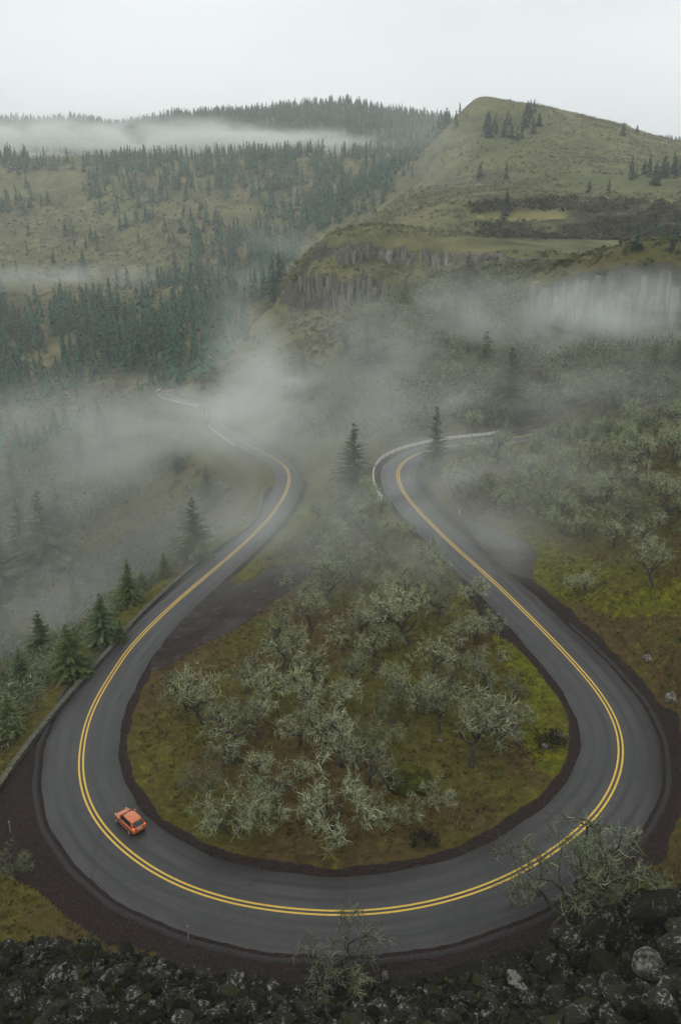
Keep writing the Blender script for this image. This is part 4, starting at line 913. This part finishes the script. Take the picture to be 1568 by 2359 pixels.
# white spots of broken rock beyond the wall
for i, (u, v) in enumerate(((573, 1193), (566, 1203), (560, 1197), (548, 1210), (104, 1428), (110, 1420))):
    q = ground(u, v)
    if q is not None: single(q, 0.55 + 0.1 * (i % 3), 'whitish rock on the grass outside the stone wall' if i < 4 else 'white rock fragment at the foot of the scree', 120 + i, M_PALE)['group'] = 'white rocks outside the wall' if i < 4 else 'white rocks on the scree'

# grass and litter tufts near the camera
N_ = 60000
X = rng.uniform(-62, 62, N_); Y = rng.uniform(41, 165, N_); D_, J_ = road_dist(X, Y)
sd_ = (X - RC[J_, 0]) * RN[J_, 0] + (Y - RC[J_, 1]) * RN[J_, 1]
Z = height(X, Y); U, Vv, _ = project(np.stack([X, Y, Z], 1))
bad = inpoly(U, Vv, POLY['yard']) | inpoly(U, Vv, POLY['pull']) | inpoly(U, Vv, POLY['left']) | inpoly(U, Vv, POLY['innr']) | (inpoly(U, Vv, POLY['talus']) & (rng.random(N_) > 0.45))
k = np.where(~bad & (D_ > RHW[J_] + np.where(sd_ < 0, 2.3, 3.3)) & (U > -60) & (U < 1640) & (fbm(X / 2.5, Y / 2.5, 81) > 0.36))[0][:34000]
def t_tuft(seed):
    r = np.random.default_rng(seed); V, Fc, Cc = [], [], []
    for i in range(4):
        a = r.uniform(0, 6.28); b = r.uniform(0, 6.28); l = r.uniform(0.5, 1.0); n = len(V); q = np.array([math.cos(b), math.sin(b), 0]) * 0.14; c0 = np.array([math.cos(a), math.sin(a), 0])
        V += [c0 * 0.15 - q, c0 * 0.15 + q, c0 * (0.3 + 0.5 * l) + np.array([0, 0, l])]; Fc.append([n, n + 1, n + 2]); Cc += [r.random()] * 3
    return np.array(V), np.array(Fc), np.array(Cc)
M_GRS = pmat('grass', [(0.2, (0.020, 0.018, 0.008)), (0.4, (0.055, 0.048, 0.017)), (0.55, (0.13, 0.11, 0.04)), (0.68, (0.28, 0.22, 0.10))], 0.22, 0.95, 0, 0, 0, 'tone')
join_many([t_tuft(i) for i in range(6)], np.stack([X, Y, Z - 0.02], 1)[k], rng.uniform(0.16, 0.55, len(k)), rng.uniform(0, 6.28, len(k)), rng.integers(0, 6, len(k)), 'grass', M_GRS, rng.random(len(k)))
# dark bushes
M_DBU = pmat('bush', [(0.2, (0.010, 0.011, 0.008)), (0.5, (0.028, 0.028, 0.018)), (0.8, (0.06, 0.058, 0.035))], 1.5, 0.95, 0, 0, 0, 'tone')
def bush(p, s, label, seed, m, group=None, n=420):
    r = np.random.default_rng(seed); G = Geo()
    for i in range(n):
        d = r.normal(0, 1, 3); d[2] = abs(d[2]); d = unit(d); rad = r.uniform(0.25, 1.0) ** 0.5 * (0.8 + 0.3 * math.sin(5 * d[0] + seed) * math.cos(4 * d[1]))
        q = d * rad * np.array([1.2, 1, 0.85]); e = unit(d + r.normal(0, 0.5, 3)) * 0.22; w = unit(np.cross(e, r.normal(0, 1, 3))) * 0.035
        G.add([q - w, q + w, q + e], [[0, 1, 2]], r.random())
    for i in range(7):
        d = r.normal(0, 1, 3); d[2] = abs(d[2]) + 0.3; v, f = tube(np.array([[0, 0, -0.1], unit(d) * 0.45 + r.normal(0, 0.06, 3), unit(d) * 0.95]), np.array([0.04, 0.03, 0.012]), 4); G.add(v, f, 0.1)
    o = obj('bush', G.mesh('bush', False, True), m); o.location = p; o.scale = (s, s, s); return tag(o, label, 'bush', group)
bush(ground(980, 1938), 1.55, 'round dark twiggy bush at the front rim of the loop island', 1, M_DBU)
bush(ground(1268, 1712), 1.9, 'spreading dark bush beside bright moss near the right bend', 2, M_DBU)
bush(ground(1285, 1700), 1.0, 'small pale-tipped bush next to the spreading dark bush', 3, M_LICH2)
for i, (u, v, s) in enumerate(((640, 1215, 1.5), (655, 1212, 1.2), (690, 1195, 1.3), (672, 1272, 1.3), (622, 1290, 1.0), (715, 1255, 1.2))):
    q = ground(u, v)
    if q is not None and road_dist([q[0]], [q[1]])[0][0] > 5.5: bush(q, s, 'dark low bush on the grass slope right of the left road leg', 10 + i, M_DBU, 'low bushes beside the left road leg', 200)
q = ground(590, 1252)
if q is not None: bush(q, 0.6, 'small reddish bush at the inner edge of the left road leg', 30, pmat('red_bush', [(0.3, (0.04, 0.012, 0.01)), (0.7, (0.11, 0.04, 0.03))], 3, 0.95), None, 120)
for i, (u, v, s) in enumerate(((1290, 1340, .8), (1390, 1345, .9), (1440, 1370, .7), (1300, 1430, .6), (1212, 1218, 1.0), (1565, 1478, 1.1), (1540, 1560, .8), (1530, 1700, .7), (1250, 1800, .5), (1120, 1860, .5), (700, 1900, .5), (430, 1880, .5))):
    q = ground(u, v)
    if q is not None and road_dist([q[0]], [q[1]])[0][0] > 5.5: bush(q, s, 'low brown tussock bush on open grass near the road', 40 + i, M_UND, 'low tussock bushes on the grass', 130)

# ------------------------------------------------------------------ stone wall along the left leg
M_CAP = pmat('coping', [(0.3, (0.05, 0.05, 0.036)), (0.55, (0.105, 0.102, 0.078)), (0.75, (0.17, 0.166, 0.13))], 2.5, 0.9, 0.4, 0.04, 0.12)
M_STN = pmat('wall_stone', [(0.3, (0.030, 0.029, 0.026)), (0.55, (0.085, 0.082, 0.07)), (0.75, (0.17, 0.165, 0.14))], 2.5, 0.9, 0.4, 0.04, 0.3)
wz = height(WL[:, 0], WL[:, 1]); WZ = np.minimum(WL[:, 2], wz + 0.1)
W0 = WL.copy(); W0[:, 2] = WZ
wall = thing('stone_wall', 'long low stone wall with pale coping along the outside of the left road leg', 'wall', tuple(W0[len(W0) // 2]))
wo = np.array(wall.location); Wl = W0 - wo
v, f = strip(Wl, WN, [-0.24, -0.24, 0.24, 0.24], [-1.2, 0.42, 0.42, -1.5])
obj('wall', mesh('wall', v, f[:, ::-1]), M_STN, wall)
def chunk(seed, sx, sy, sz):
    r = np.random.default_rng(seed); v, f = boxv(-sx, sx, -sy, sy, 0, sz); v = v + r.uniform(-0.16, 0.16, v.shape) * np.array([sx, sy, sz]) * 0.6; return v, f
CAPS = [mesh('coping_stone', *chunk(i, 0.53, 0.31, 0.14)) for i in range(4)]; STN = [mesh('stone', *chunk(i + 9, 0.30, 0.10, 0.24)) for i in range(5)]
for m_ in CAPS: m_.materials.append(M_CAP)
for m_ in STN: m_.materials.append(M_STN)
wt = np.gradient(Wl[:, :2], axis=0); wa = np.arctan2(wt[:, 1], wt[:, 0]); wp_ = np.arctan2(np.gradient(Wl[:, 2]), np.linalg.norm(wt, axis=1))
seg = np.r_[0, np.cumsum(np.linalg.norm(np.diff(Wl, axis=0), axis=1))]
s = 0.5; c = 0
while s < seg[-1] - 0.5:
    i = int(np.searchsorted(seg, s)); q = np.array([np.interp(s, seg, Wl[:, a]) for a in range(3)])
    o = obj('coping_stone', CAPS[c % 4], None, wall); o.location = (q[0] + random.uniform(-.03, .03), q[1], q[2] + 0.42 + random.uniform(-0.02, 0.02)); o.rotation_euler = (0, -wp_[i], wa[i] + random.uniform(-.02, .02)); c += 1; s += 1.09
far_st = Geo(); s = 8.0; c = 0
while s < seg[-1] - 0.4:
    i = int(np.searchsorted(seg, s)); q = np.array([np.interp(s, seg, Wl[:, a]) for a in range(3)])
    for row in range(2):
        loc = (q[0] - WN[i, 0] * (0.27 + random.uniform(-.03, .04)), q[1] - WN[i, 1] * 0.27, q[2] - 0.08 + row * 0.245)
        if c < 296:
            o = obj('stone', STN[random.randrange(5)], None, wall); o.location = loc; o.rotation_euler = (0, -wp_[i], wa[i]); o.scale = (random.uniform(0.8, 1.15), 1, random.uniform(0.8, 1.0)); c += 1
        else:
            v, f = chunk(random.randrange(99), 0.30, 0.10, 0.24); ca, sa = math.cos(wa[i]), math.sin(wa[i])
            far_st.add(np.stack([v[:, 0] * ca - v[:, 1] * sa, v[:, 0] * sa + v[:, 1] * ca, v[:, 2]], 1) + np.array(loc), f)
    s += 0.64
if far_st.n: tag(obj('stones', far_st.mesh('stones'), M_STN, wall), kind='stuff')

# ------------------------------------------------------------------ white guardrails
M_WHT = pmat('white_paint', [(0.3, (0.42, 0.42, 0.40)), (0.5, (0.68, 0.68, 0.66)), (0.8, (0.78, 0.78, 0.76))], 3, 0.7, 0, 0, 0.06)
POST = mesh('post', *boxv(-0.11, 0.11, -0.11, 0.11, -0.4, 0.98)); POST.materials.append(M_WHT)
RAIL = mesh('rail', *boxv(0, 1, -0.035, 0.035, -0.11, 0.11)); RAIL.materials.append(M_WHT)
def guardrail(i0, i1, off, label, sgn=1, sp=2.4):
    S = RC[i0:i1]; P = S.copy(); P[:, :2] += RN[i0:i1] * (off * sgn + RHW[i0:i1, None] * sgn)
    d = np.r_[0, np.cumsum(np.linalg.norm(np.diff(P, axis=0), axis=1))]; n = int(d[-1] / sp) + 1
    Q = np.stack([np.interp(np.arange(n) * sp, d, P[:, a]) for a in range(3)], 1); Q[:, 2] = np.maximum(height(Q[:, 0], Q[:, 1]), Q[:, 2] - 0.3)
    t = thing('guardrail', label, 'guardrail', tuple(Q[0])); Q = Q - Q[0]
    for j in range(n):
        o = obj('post', POST, None, t); o.location = Q[j]
        k_ = min(j, n - 2); dd = Q[k_ + 1] - Q[k_]; a = math.atan2(dd[1], dd[0]); o.rotation_euler = (0, 0, a)
        if j < n - 1:
            nx, ny = math.sin(a) * 0.15 * sgn, -math.cos(a) * 0.15 * sgn
            for zz_ in (0.42, 0.80):
                o = obj('rail', RAIL, None, t); o.location = (Q[j][0] + nx, Q[j][1] + ny, Q[j][2] + zz_)
                L = float(np.linalg.norm(dd)); o.scale = (L + 0.02, 1, 1); o.rotation_euler = (0, -math.asin(dd[2] / L), a)
    return t
def idx(u, v, lo=0.0, hi=1.0):
    n = len(RC); r_ = np.arange(int(n * lo), int(n * hi)); return int(r_[((RU[r_] - u) ** 2 + (RV[r_] - v) ** 2).argmin()])
guardrail(idx(1165, 1012, 0, .3), idx(948, 1160, 0, .3), 1.7, 'white two-rail wooden guardrail curving round the right road bend', -1)
guardrail(idx(575, 1026, .6), idx(510, 975, .6), 1.2, 'faint white guardrail in the mist beyond the left road bend')
guardrail(idx(505, 965, .6), idx(503, 946, .6), 1.2, 'short white guardrail piece on the misty far curve')
guardrail(idx(480, 933, .6), len(RC) - 1, 1.2, 'distant white guardrail where the far road leaves the mist')
# roadside marker posts
M_GPO = plain('grey_post', (0.22, 0.22, 0.22), 0.7); M_BLK = plain('black', (0.02, 0.02, 0.02), 0.6)
def marker(u, v, h, label, m, w=0.05):
    p = ground(u, v)
    t = thing('marker_post', label, 'post', tuple(p))
    vv, ff = tube(np.array([[0, 0, -0.2], [0, 0, h * 0.6], [0.01, 0, h]]), w, 6); obj('post', mesh('post', vv, ff), m, t)
    vv, ff = boxv(-w * 1.3, w * 1.3, -w * 1.4, w * 1.4, h * 0.84, h * 1.02); obj('reflector', mesh('reflector', vv, ff), m, t)
marker(435, 2168, 1.6, 'thin grey roadside marker post at the outside of the near bend', M_GPO)
marker(25, 1918, 1.4, 'thin grey marker post standing on the dark gravel turnout', M_GPO)
marker(1057, 1186, 1.0, 'short white marker post beside the gravel pull-out', M_WHT, 0.08)

# ------------------------------------------------------------------ orange hatchback
k = N('orange_paint'); k.b.inputs['Roughness'].default_value = 0.32; k.b.inputs['Metallic'].default_value = 0.25
tcn = k.n('ShaderNodeTexCoord'); k.l(k.ramp(k.noise(3, 3, 0.5, tcn.outputs['Object']), [(0.3, (0.54, 0.115, 0.014)), (0.7, (0.64, 0.15, 0.020))]), k.b.inputs['Base Color'])
k.b.inputs['Coat Weight'].default_value = 1.0; k.b.inputs['Coat IOR'].default_value = 1.6; k.b.inputs['Coat Roughness'].default_value = 0.08
M_OR = k.m; M_GL = plain('tinted_glass', (0.012, 0.015, 0.018), 0.08, 0, spec=0.6); M_TYRE = plain('tyre', (0.018, 0.018, 0.018), 0.85); M_RIM = plain('rim', (0.55, 0.56, 0.56), 0.35, 0.6)
M_TAIL = plain('tail_light', (0.45, 0.02, 0.01), 0.2, 0, (1.0, 0.10, 0.03), 2.2); M_HEAD = plain('headlight', (0.7, 0.7, 0.68), 0.15, 0, (1, 0.85, 0.6), 0.5); M_PLATE = plain('number_plate', (0.6, 0.63, 0.62), 0.5); M_TRIM = plain('black_trim', (0.015, 0.015, 0.015), 0.5)
pr = at_z(301, 1920.5, -1.05); pf = at_z(270.4, 1893.5, -1.2); dirc = unit((pf - pr)[:2]); ang = math.atan2(dirc[1], dirc[0])
mid_ = (pr + pf)[:2] / 2 + np.array([dirc[1], -dirc[0]]) * 0.76     # left wheels -> car centre
jr = ((RC[:, :2] - mid_) ** 2).sum(1).argmin()
car = thing('hatchback_car', 'orange hatchback with glowing tail lights driving on the left curve', 'car', (mid_[0], mid_[1], RC[jr, 2] + 0.03), None, ang)
def loft(sections, name, m, parent, smooth=True):
    n = len(sections[0]); V = np.concatenate([np.array(s_) for s_ in sections]); Q = []
    for a in range(len(sections) - 1):
        for i in range(n): Q.append((a * n + i, a * n + (i + 1) % n, (a + 1) * n + (i + 1) % n, (a + 1) * n + i))
    T = tri(np.array(Q)); L = (len(sections) - 1) * n
    T = np.concatenate([T, [[0, i + 1, i] for i in range(1, n - 1)], [[L, L + i, L + i + 1] for i in range(1, n - 1)]])
    return obj(name, mesh(name, V, T, smooth), m, parent)
def sec(x, w, z0, zb, crown=0.03):
    h = [(0, z0), (w * 0.86, z0), (w * 0.97, z0 + 0.10), (w, z0 + 0.30), (w * 0.985, zb - 0.16), (w * 0.93, zb - 0.03), (w * 0.82, zb + crown * 0.5), (w * 0.4, zb + crown)]
    return [(x, y, z) for y, z in h] + [(x, 0, zb + crown * 1.1)] + [(x, -y, z) for y, z in h[:0:-1]]
body = loft([sec(x, w, z0, zb, c_) for x, w, z0, zb, c_ in ((-1.93, 0.60, 0.42, 0.80, 0.0), (-1.88, 0.74, 0.32, 0.92, 0.01), (-1.70, 0.81, 0.26, 0.97, 0.02), (-1.25, 0.84, 0.22, 0.98, 0.02), (-0.5, 0.845, 0.20, 0.96, 0.02), (0.5, 0.845, 0.20, 0.93, 0.02),
              (0.95, 0.84, 0.20, 0.92, 0.04), (1.35, 0.825, 0.21, 0.86, 0.05), (1.68, 0.79, 0.22, 0.76, 0.05), (1.86, 0.70, 0.24, 0.66, 0.03), (1.95, 0.55, 0.30, 0.54, 0.0))], 'body', M_OR, car)
# cabin
def cab(x, w, z): return x, w, z
BT = [(-1.80, 0.74, 0.95), (1.02, 0.76, 0.90)]; TP = [(-1.42, 0.60, 1.47), (0.22, 0.60, 1.46)]
def cs(t, bulge):            # outline at height fraction t
    xr = BT[0][0] * (1 - t) + TP[0][0] * t; xf = BT[1][0] * (1 - t) + TP[1][0] * t; w = 0.75 * (1 - t) + 0.60 * t
    z = 0.93 * (1 - t) + 1.46 * t; c_ = 0.16
    pts = [(xr, -w + c_), (xr + c_ * 0.7, -w), (-0.6, -w - 0.02), (xf - c_ * 1.6, -w), (xf - 0.05, -w + c_ * 1.2), (xf, 0), (xf - 0.05, w - c_ * 1.2), (xf - c_ * 1.6, w), (-0.6, w + 0.02), (xr + c_ * 0.7, w), (xr, w - c_), (xr - 0.04, 0)]
    return [(x, y, z + bulge) for x, y in pts]
top_in = [(x * 0.9 - 0.06, y * 0.75, 1.525) for x, y, z in cs(1.0, 0)]
loft([cs(0, 0), cs(0.5, 0), cs(0.93, 0), [(x * 0.985 - 0.01, y * 0.955, 1.497) for x, y, z in cs(1.0, 0)], top_in], 'roof', M_OR, car)
def lerp(a, b, t): return np.array(a) * (1 - t) + np.array(b) * t
def pane(name, b0, b1, t0, t1, m, thick=0.012, lo=0.08, hi=0.9, l=0.06, r=0.94, nsub=4):
    b0, b1, t0, t1 = map(np.array, (b0, b1, t0, t1)); n = unit(np.cross(b1 - b0, t0 - b0)); V = []
    g = lambda a, b: (b0 * (1 - a) + b1 * a) * (1 - b) + (t0 * (1 - a) + t1 * a) * b
    q = [g(l, lo), g(r, lo), g(r, hi), g(l, hi)]; V = [p_ + n * thick for p_ in q] + [p_ - n * 0.04 for p_ in q]
    T = tri([(0, 1, 2, 3), (1, 0, 4, 5), (2, 1, 5, 6), (3, 2, 6, 7), (0, 3, 7, 4)])
    return obj(name, mesh(name, np.array(V), T), m, car)
pane('rear_window', (-1.845, 0.60, 0.93), (-1.845, -0.60, 0.93), (-1.45, 0.46, 1.46), (-1.45, -0.46, 1.46), M_GL, 0.02, 0.12, 0.88, 0.0, 1.0)
pane('windscreen', (1.04, -0.60, 0.93), (1.04, 0.60, 0.93), (0.24, -0.44, 1.46), (0.24, 0.44, 1.46), M_GL, 0.015, 0.06, 0.92, 0.0, 1.0)
for sg in (1, -1):
    def sp(x0, x1, u0, u1):
        A = [(x0, sg * 0.762, 0.93), (x1, sg * 0.762, 0.93), (u0, sg * 0.605, 1.46), (u1, sg * 0.605, 1.46)]
        if sg > 0: A = [A[1], A[0], A[3], A[2]]
        pane('side_window', *A, M_GL, 0.03, 0.08, 0.93, 0.0, 1.0)
    sp(-0.45, 0.80, -0.45, 0.20); sp(-1.52, -0.49, -1.2, -0.49)
    for x0, x1 in ((-0.46, 0.72), (-1.18, -0.49)):
        v, f = boxv(x0, x1, 0.832 * sg - 0.02, 0.832 * sg + 0.02, 0.34, 0.86); d_ = obj('door', mesh('door', v, f), M_OR, car)
        v, f = boxv(x0 + 0.08, x0 + 0.24, 0.86 * sg - 0.02, 0.86 * sg + 0.015, 0.74, 0.775); obj('handle', mesh('handle', v, f), M_TRIM, d_)
    v, f = boxv(0.50, 0.66, 0.93 * sg - 0.10, 0.93 * sg + 0.08, 0.93, 1.06); obj('wing_mirror', mesh('wing_mirror', v, f), M_OR, car)
    v, f, _ = hull(200, 20, 1.0); v = v * np.array([0.10, 0.09, 0.16]) + np.array([-1.82, 0.66 * sg, 0.90]); obj('tail_light', mesh('tail_light', v, f, True), M_TAIL, car)
    v, f, _ = hull(201, 20, 1.0); v = v * np.array([0.24, 0.11, 0.07]) + np.array([1.68, 0.62 * sg, 0.70]); obj('headlight', mesh('headlight', v, f, True), M_HEAD, car)
    v, f = boxv(-1.92, -1.84, 0.62 * sg - 0.07, 0.62 * sg + 0.07, 0.44, 0.50); obj('reflector', mesh('reflector', v, f), M_TAIL, car)
    for x in (-1.22, 1.26):
        w_ = thing('wheel', None, None); w_.parent = car; w_.location = (x, 0.76 * sg, 0.29)
        for nm, r0_, r1_, hw_, m_ in (('tyre', 0.20, 0.295, 0.10, M_TYRE), ('rim', 0.0, 0.205, 0.108, M_RIM)):
            th = np.arange(24) * math.pi / 12; prof = [(r0_, hw_ * 0.9), (r1_ * 0.94, hw_), (r1_, hw_ * 0.6), (r1_, -hw_ * 0.6), (r1_ * 0.94, -hw_), (r0_, -hw_ * 0.9)]
            V = np.array([[pr_ * math.cos(t), py_, pr_ * math.sin(t)] for pr_, py_ in prof for t in th]); Q = [(a * 24 + i, a * 24 + (i + 1) % 24, (a + 1) * 24 + (i + 1) % 24, (a + 1) * 24 + i) for a in range(5) for i in range(24)]
            obj(nm, mesh(nm, V, tri(np.array(Q))), m_, w_)
        v, f = tube(np.array([[x, 0.70 * sg, 0.29], [x, 0.852 * sg, 0.29]]), 0.345, 20)
        v = np.concatenate([v, [[x, 0.852 * sg, 0.29]]]); f = np.concatenate([f, [[20 + i, 20 + (i + 1) % 20, 40] for i in range(20)]]); obj('wheel_arch', mesh('wheel_arch', v, f), M_TRIM, car)
        w_.location = (x, 0.775 * sg, 0.29)
v, f = boxv(-1.985, -1.86, -0.72, 0.72, 0.42, 0.62); o = obj('bumper', mesh('bumper', v, f), M_OR, car); bv = o.modifiers.new('bevel', 'BEVEL'); bv.width = 0.05; bv.segments = 3
v, f = boxv(-1.955, -1.90, -0.26, 0.26, 0.68, 0.82); obj('number_plate', mesh('number_plate', v, f), M_PLATE, car)
v, f = boxv(-1.93, -1.80, -0.68, 0.68, 0.24, 0.40); obj('rear_skirt', mesh('rear_skirt', v, f), M_TRIM, car)
v, f = boxv(1.86, 1.965, -0.45, 0.45, 0.34, 0.50); obj('grille', mesh('grille', v, f), M_TRIM, car)

# ------------------------------------------------------------------ air: even haze and the drifting fog banks
zlo = float(GV[:, 2].min()) - 1.0; zhi = max(float(GV[:, 2].max()) + 40.0, 300.0)
v, f = boxv(-3010, 3010, -120, 3010, zlo, zhi)
k = N('haze'); k.t.nodes.remove(k.b); pv = k.n('ShaderNodeVolumePrincipled')
pv.inputs['Color'].default_value = (0.97, 0.98, 0.96, 1); pv.inputs['Density'].default_value = 0.00024; pv.inputs['Anisotropy'].default_value = 0.1
k.l(pv.outputs[0], k.out.inputs['Volume'])
tag(obj('haze', mesh('haze', v, f), k.m), kind='stuff')
FOGM = mesh('fog_bank', *(lambda g: (g[0], g[1]))(hull(500, 160, 1.0)))
fv = np.zeros(len(FOGM.vertices) * 3, np.float32); FOGM.vertices.foreach_get('co', fv); fv = fv.reshape(-1, 3); fv /= np.linalg.norm(fv, axis=1, keepdims=True) / 1.05
FOGM.vertices.foreach_set('co', fv.ravel())
def fog(u, v, d, rad, dens, seed, lo=0.35, hi=0.7, nsc=0.02, stretch=(1, 1, 1.6), rot=0.0, col=(0.955, 0.985, 0.945)):
    k = N('fog'); k.t.nodes.remove(k.b); tcn = k.n('ShaderNodeTexCoord'); geo = k.n('ShaderNodeNewGeometry')
    ln = k.n('ShaderNodeVectorMath', operation='LENGTH'); k.l(tcn.outputs['Object'], ln.inputs[0])
    fall = k.math('SUBTRACT', 1.0, k.step(ln.outputs['Value'], 0.15, 1.0))
    mpn = k.n('ShaderNodeMapping'); k.l(geo.outputs['Position'], mpn.inputs[0]); mpn.inputs['Location'].default_value = (seed * 31.7, seed * 11.3, seed * 5.1); mpn.inputs['Scale'].default_value = tuple(nsc * a for a in stretch)
    nz_ = k.noise(1.0, 5, 0.62, mpn.outputs[0], 0.9)
    dn = k.math('MULTIPLY', k.math('MULTIPLY', fall, k.step(nz_, lo, hi)), dens)
    pv = k.n('ShaderNodeVolumePrincipled'); pv.inputs['Color'].default_value = (*col, 1); pv.inputs['Anisotropy'].default_value = 0.1
    k.l(dn, pv.inputs['Density']); k.l(pv.outputs[0], k.out.inputs['Volume'])
    me = FOGM.copy(); me.materials.clear(); me.materials.append(k.m)
    o = obj('fog_bank', me); o.location = at_d(u, v, d); o.scale = rad; o.rotation_euler[2] = rot; tag(o, kind='stuff')
fog(600, 930, 266, (42, 46, 26), 0.036, 1, 0.40, 0.66, 0.030)
fog(585, 800, 330, (28, 44, 38), 0.022, 17, 0.38, 0.66, 0.028)
fog(690, 1000, 238, (34, 30, 22), 0.020, 18, 0.38, 0.66, 0.034)
fog(784, 1190, 152, (105, 38, 17), 0.0085, 19, 0.25, 0.65, 0.022)
fog(784, 1000, 232, (170, 50, 27), 0.018, 2, 0.38, 0.66, 0.022)
fog(130, 1080, 265, (90, 62, 40), 0.0085, 3, 0.38, 0.66, 0.024)
fog(1350, 1000, 186, (100, 40, 26), 0.021, 4, 0.38, 0.66, 0.026)
fog(1430, 730, 232, (52, 16, 17), 0.062, 5, 0.30, 0.62, 0.035)
fog(1040, 800, 240, (60, 30, 30), 0.024, 6, 0.38, 0.66, 0.035)
fog(180, 330, 1300, (500, 90, 46), 0.060, 7, 0.36, 0.64, 0.008, (1, 1, 3.2))
fog(690, 338, 1270, (200, 70, 30), 0.036, 8, 0.36, 0.66, 0.010, (1, 1, 3))
fog(120, 640, 790, (190, 50, 18), 0.016, 9, 0.40, 0.70, 0.014, (1, 1, 2.5))
fog(1040, 1110, 148, (40, 26, 15), 0.032, 10, 0.36, 0.66, 0.035)
fog(990, 380, 640, (55, 60, 60), 0.008, 11, 0.38, 0.66, 0.018)
fog(80, 1400, 175, (50, 42, 28), 0.0135, 12, 0.36, 0.66, 0.03)
fog(640, 640, 600, (65, 60, 45), 0.010, 13, 0.36, 0.66, 0.02)
fog(1450, 1180, 130, (56, 32, 14), 0.015, 14, 0.38, 0.7, 0.035)
fog(900, 1280, 120, (48, 24, 10), 0.030, 15, 0.36, 0.68, 0.035)
fog(570, 1220, 165, (36, 26, 12), 0.020, 16, 0.36, 0.68, 0.035)
fog(450, 945, 300, (38, 26, 13), 0.024, 20, 0.32, 0.64, 0.035)
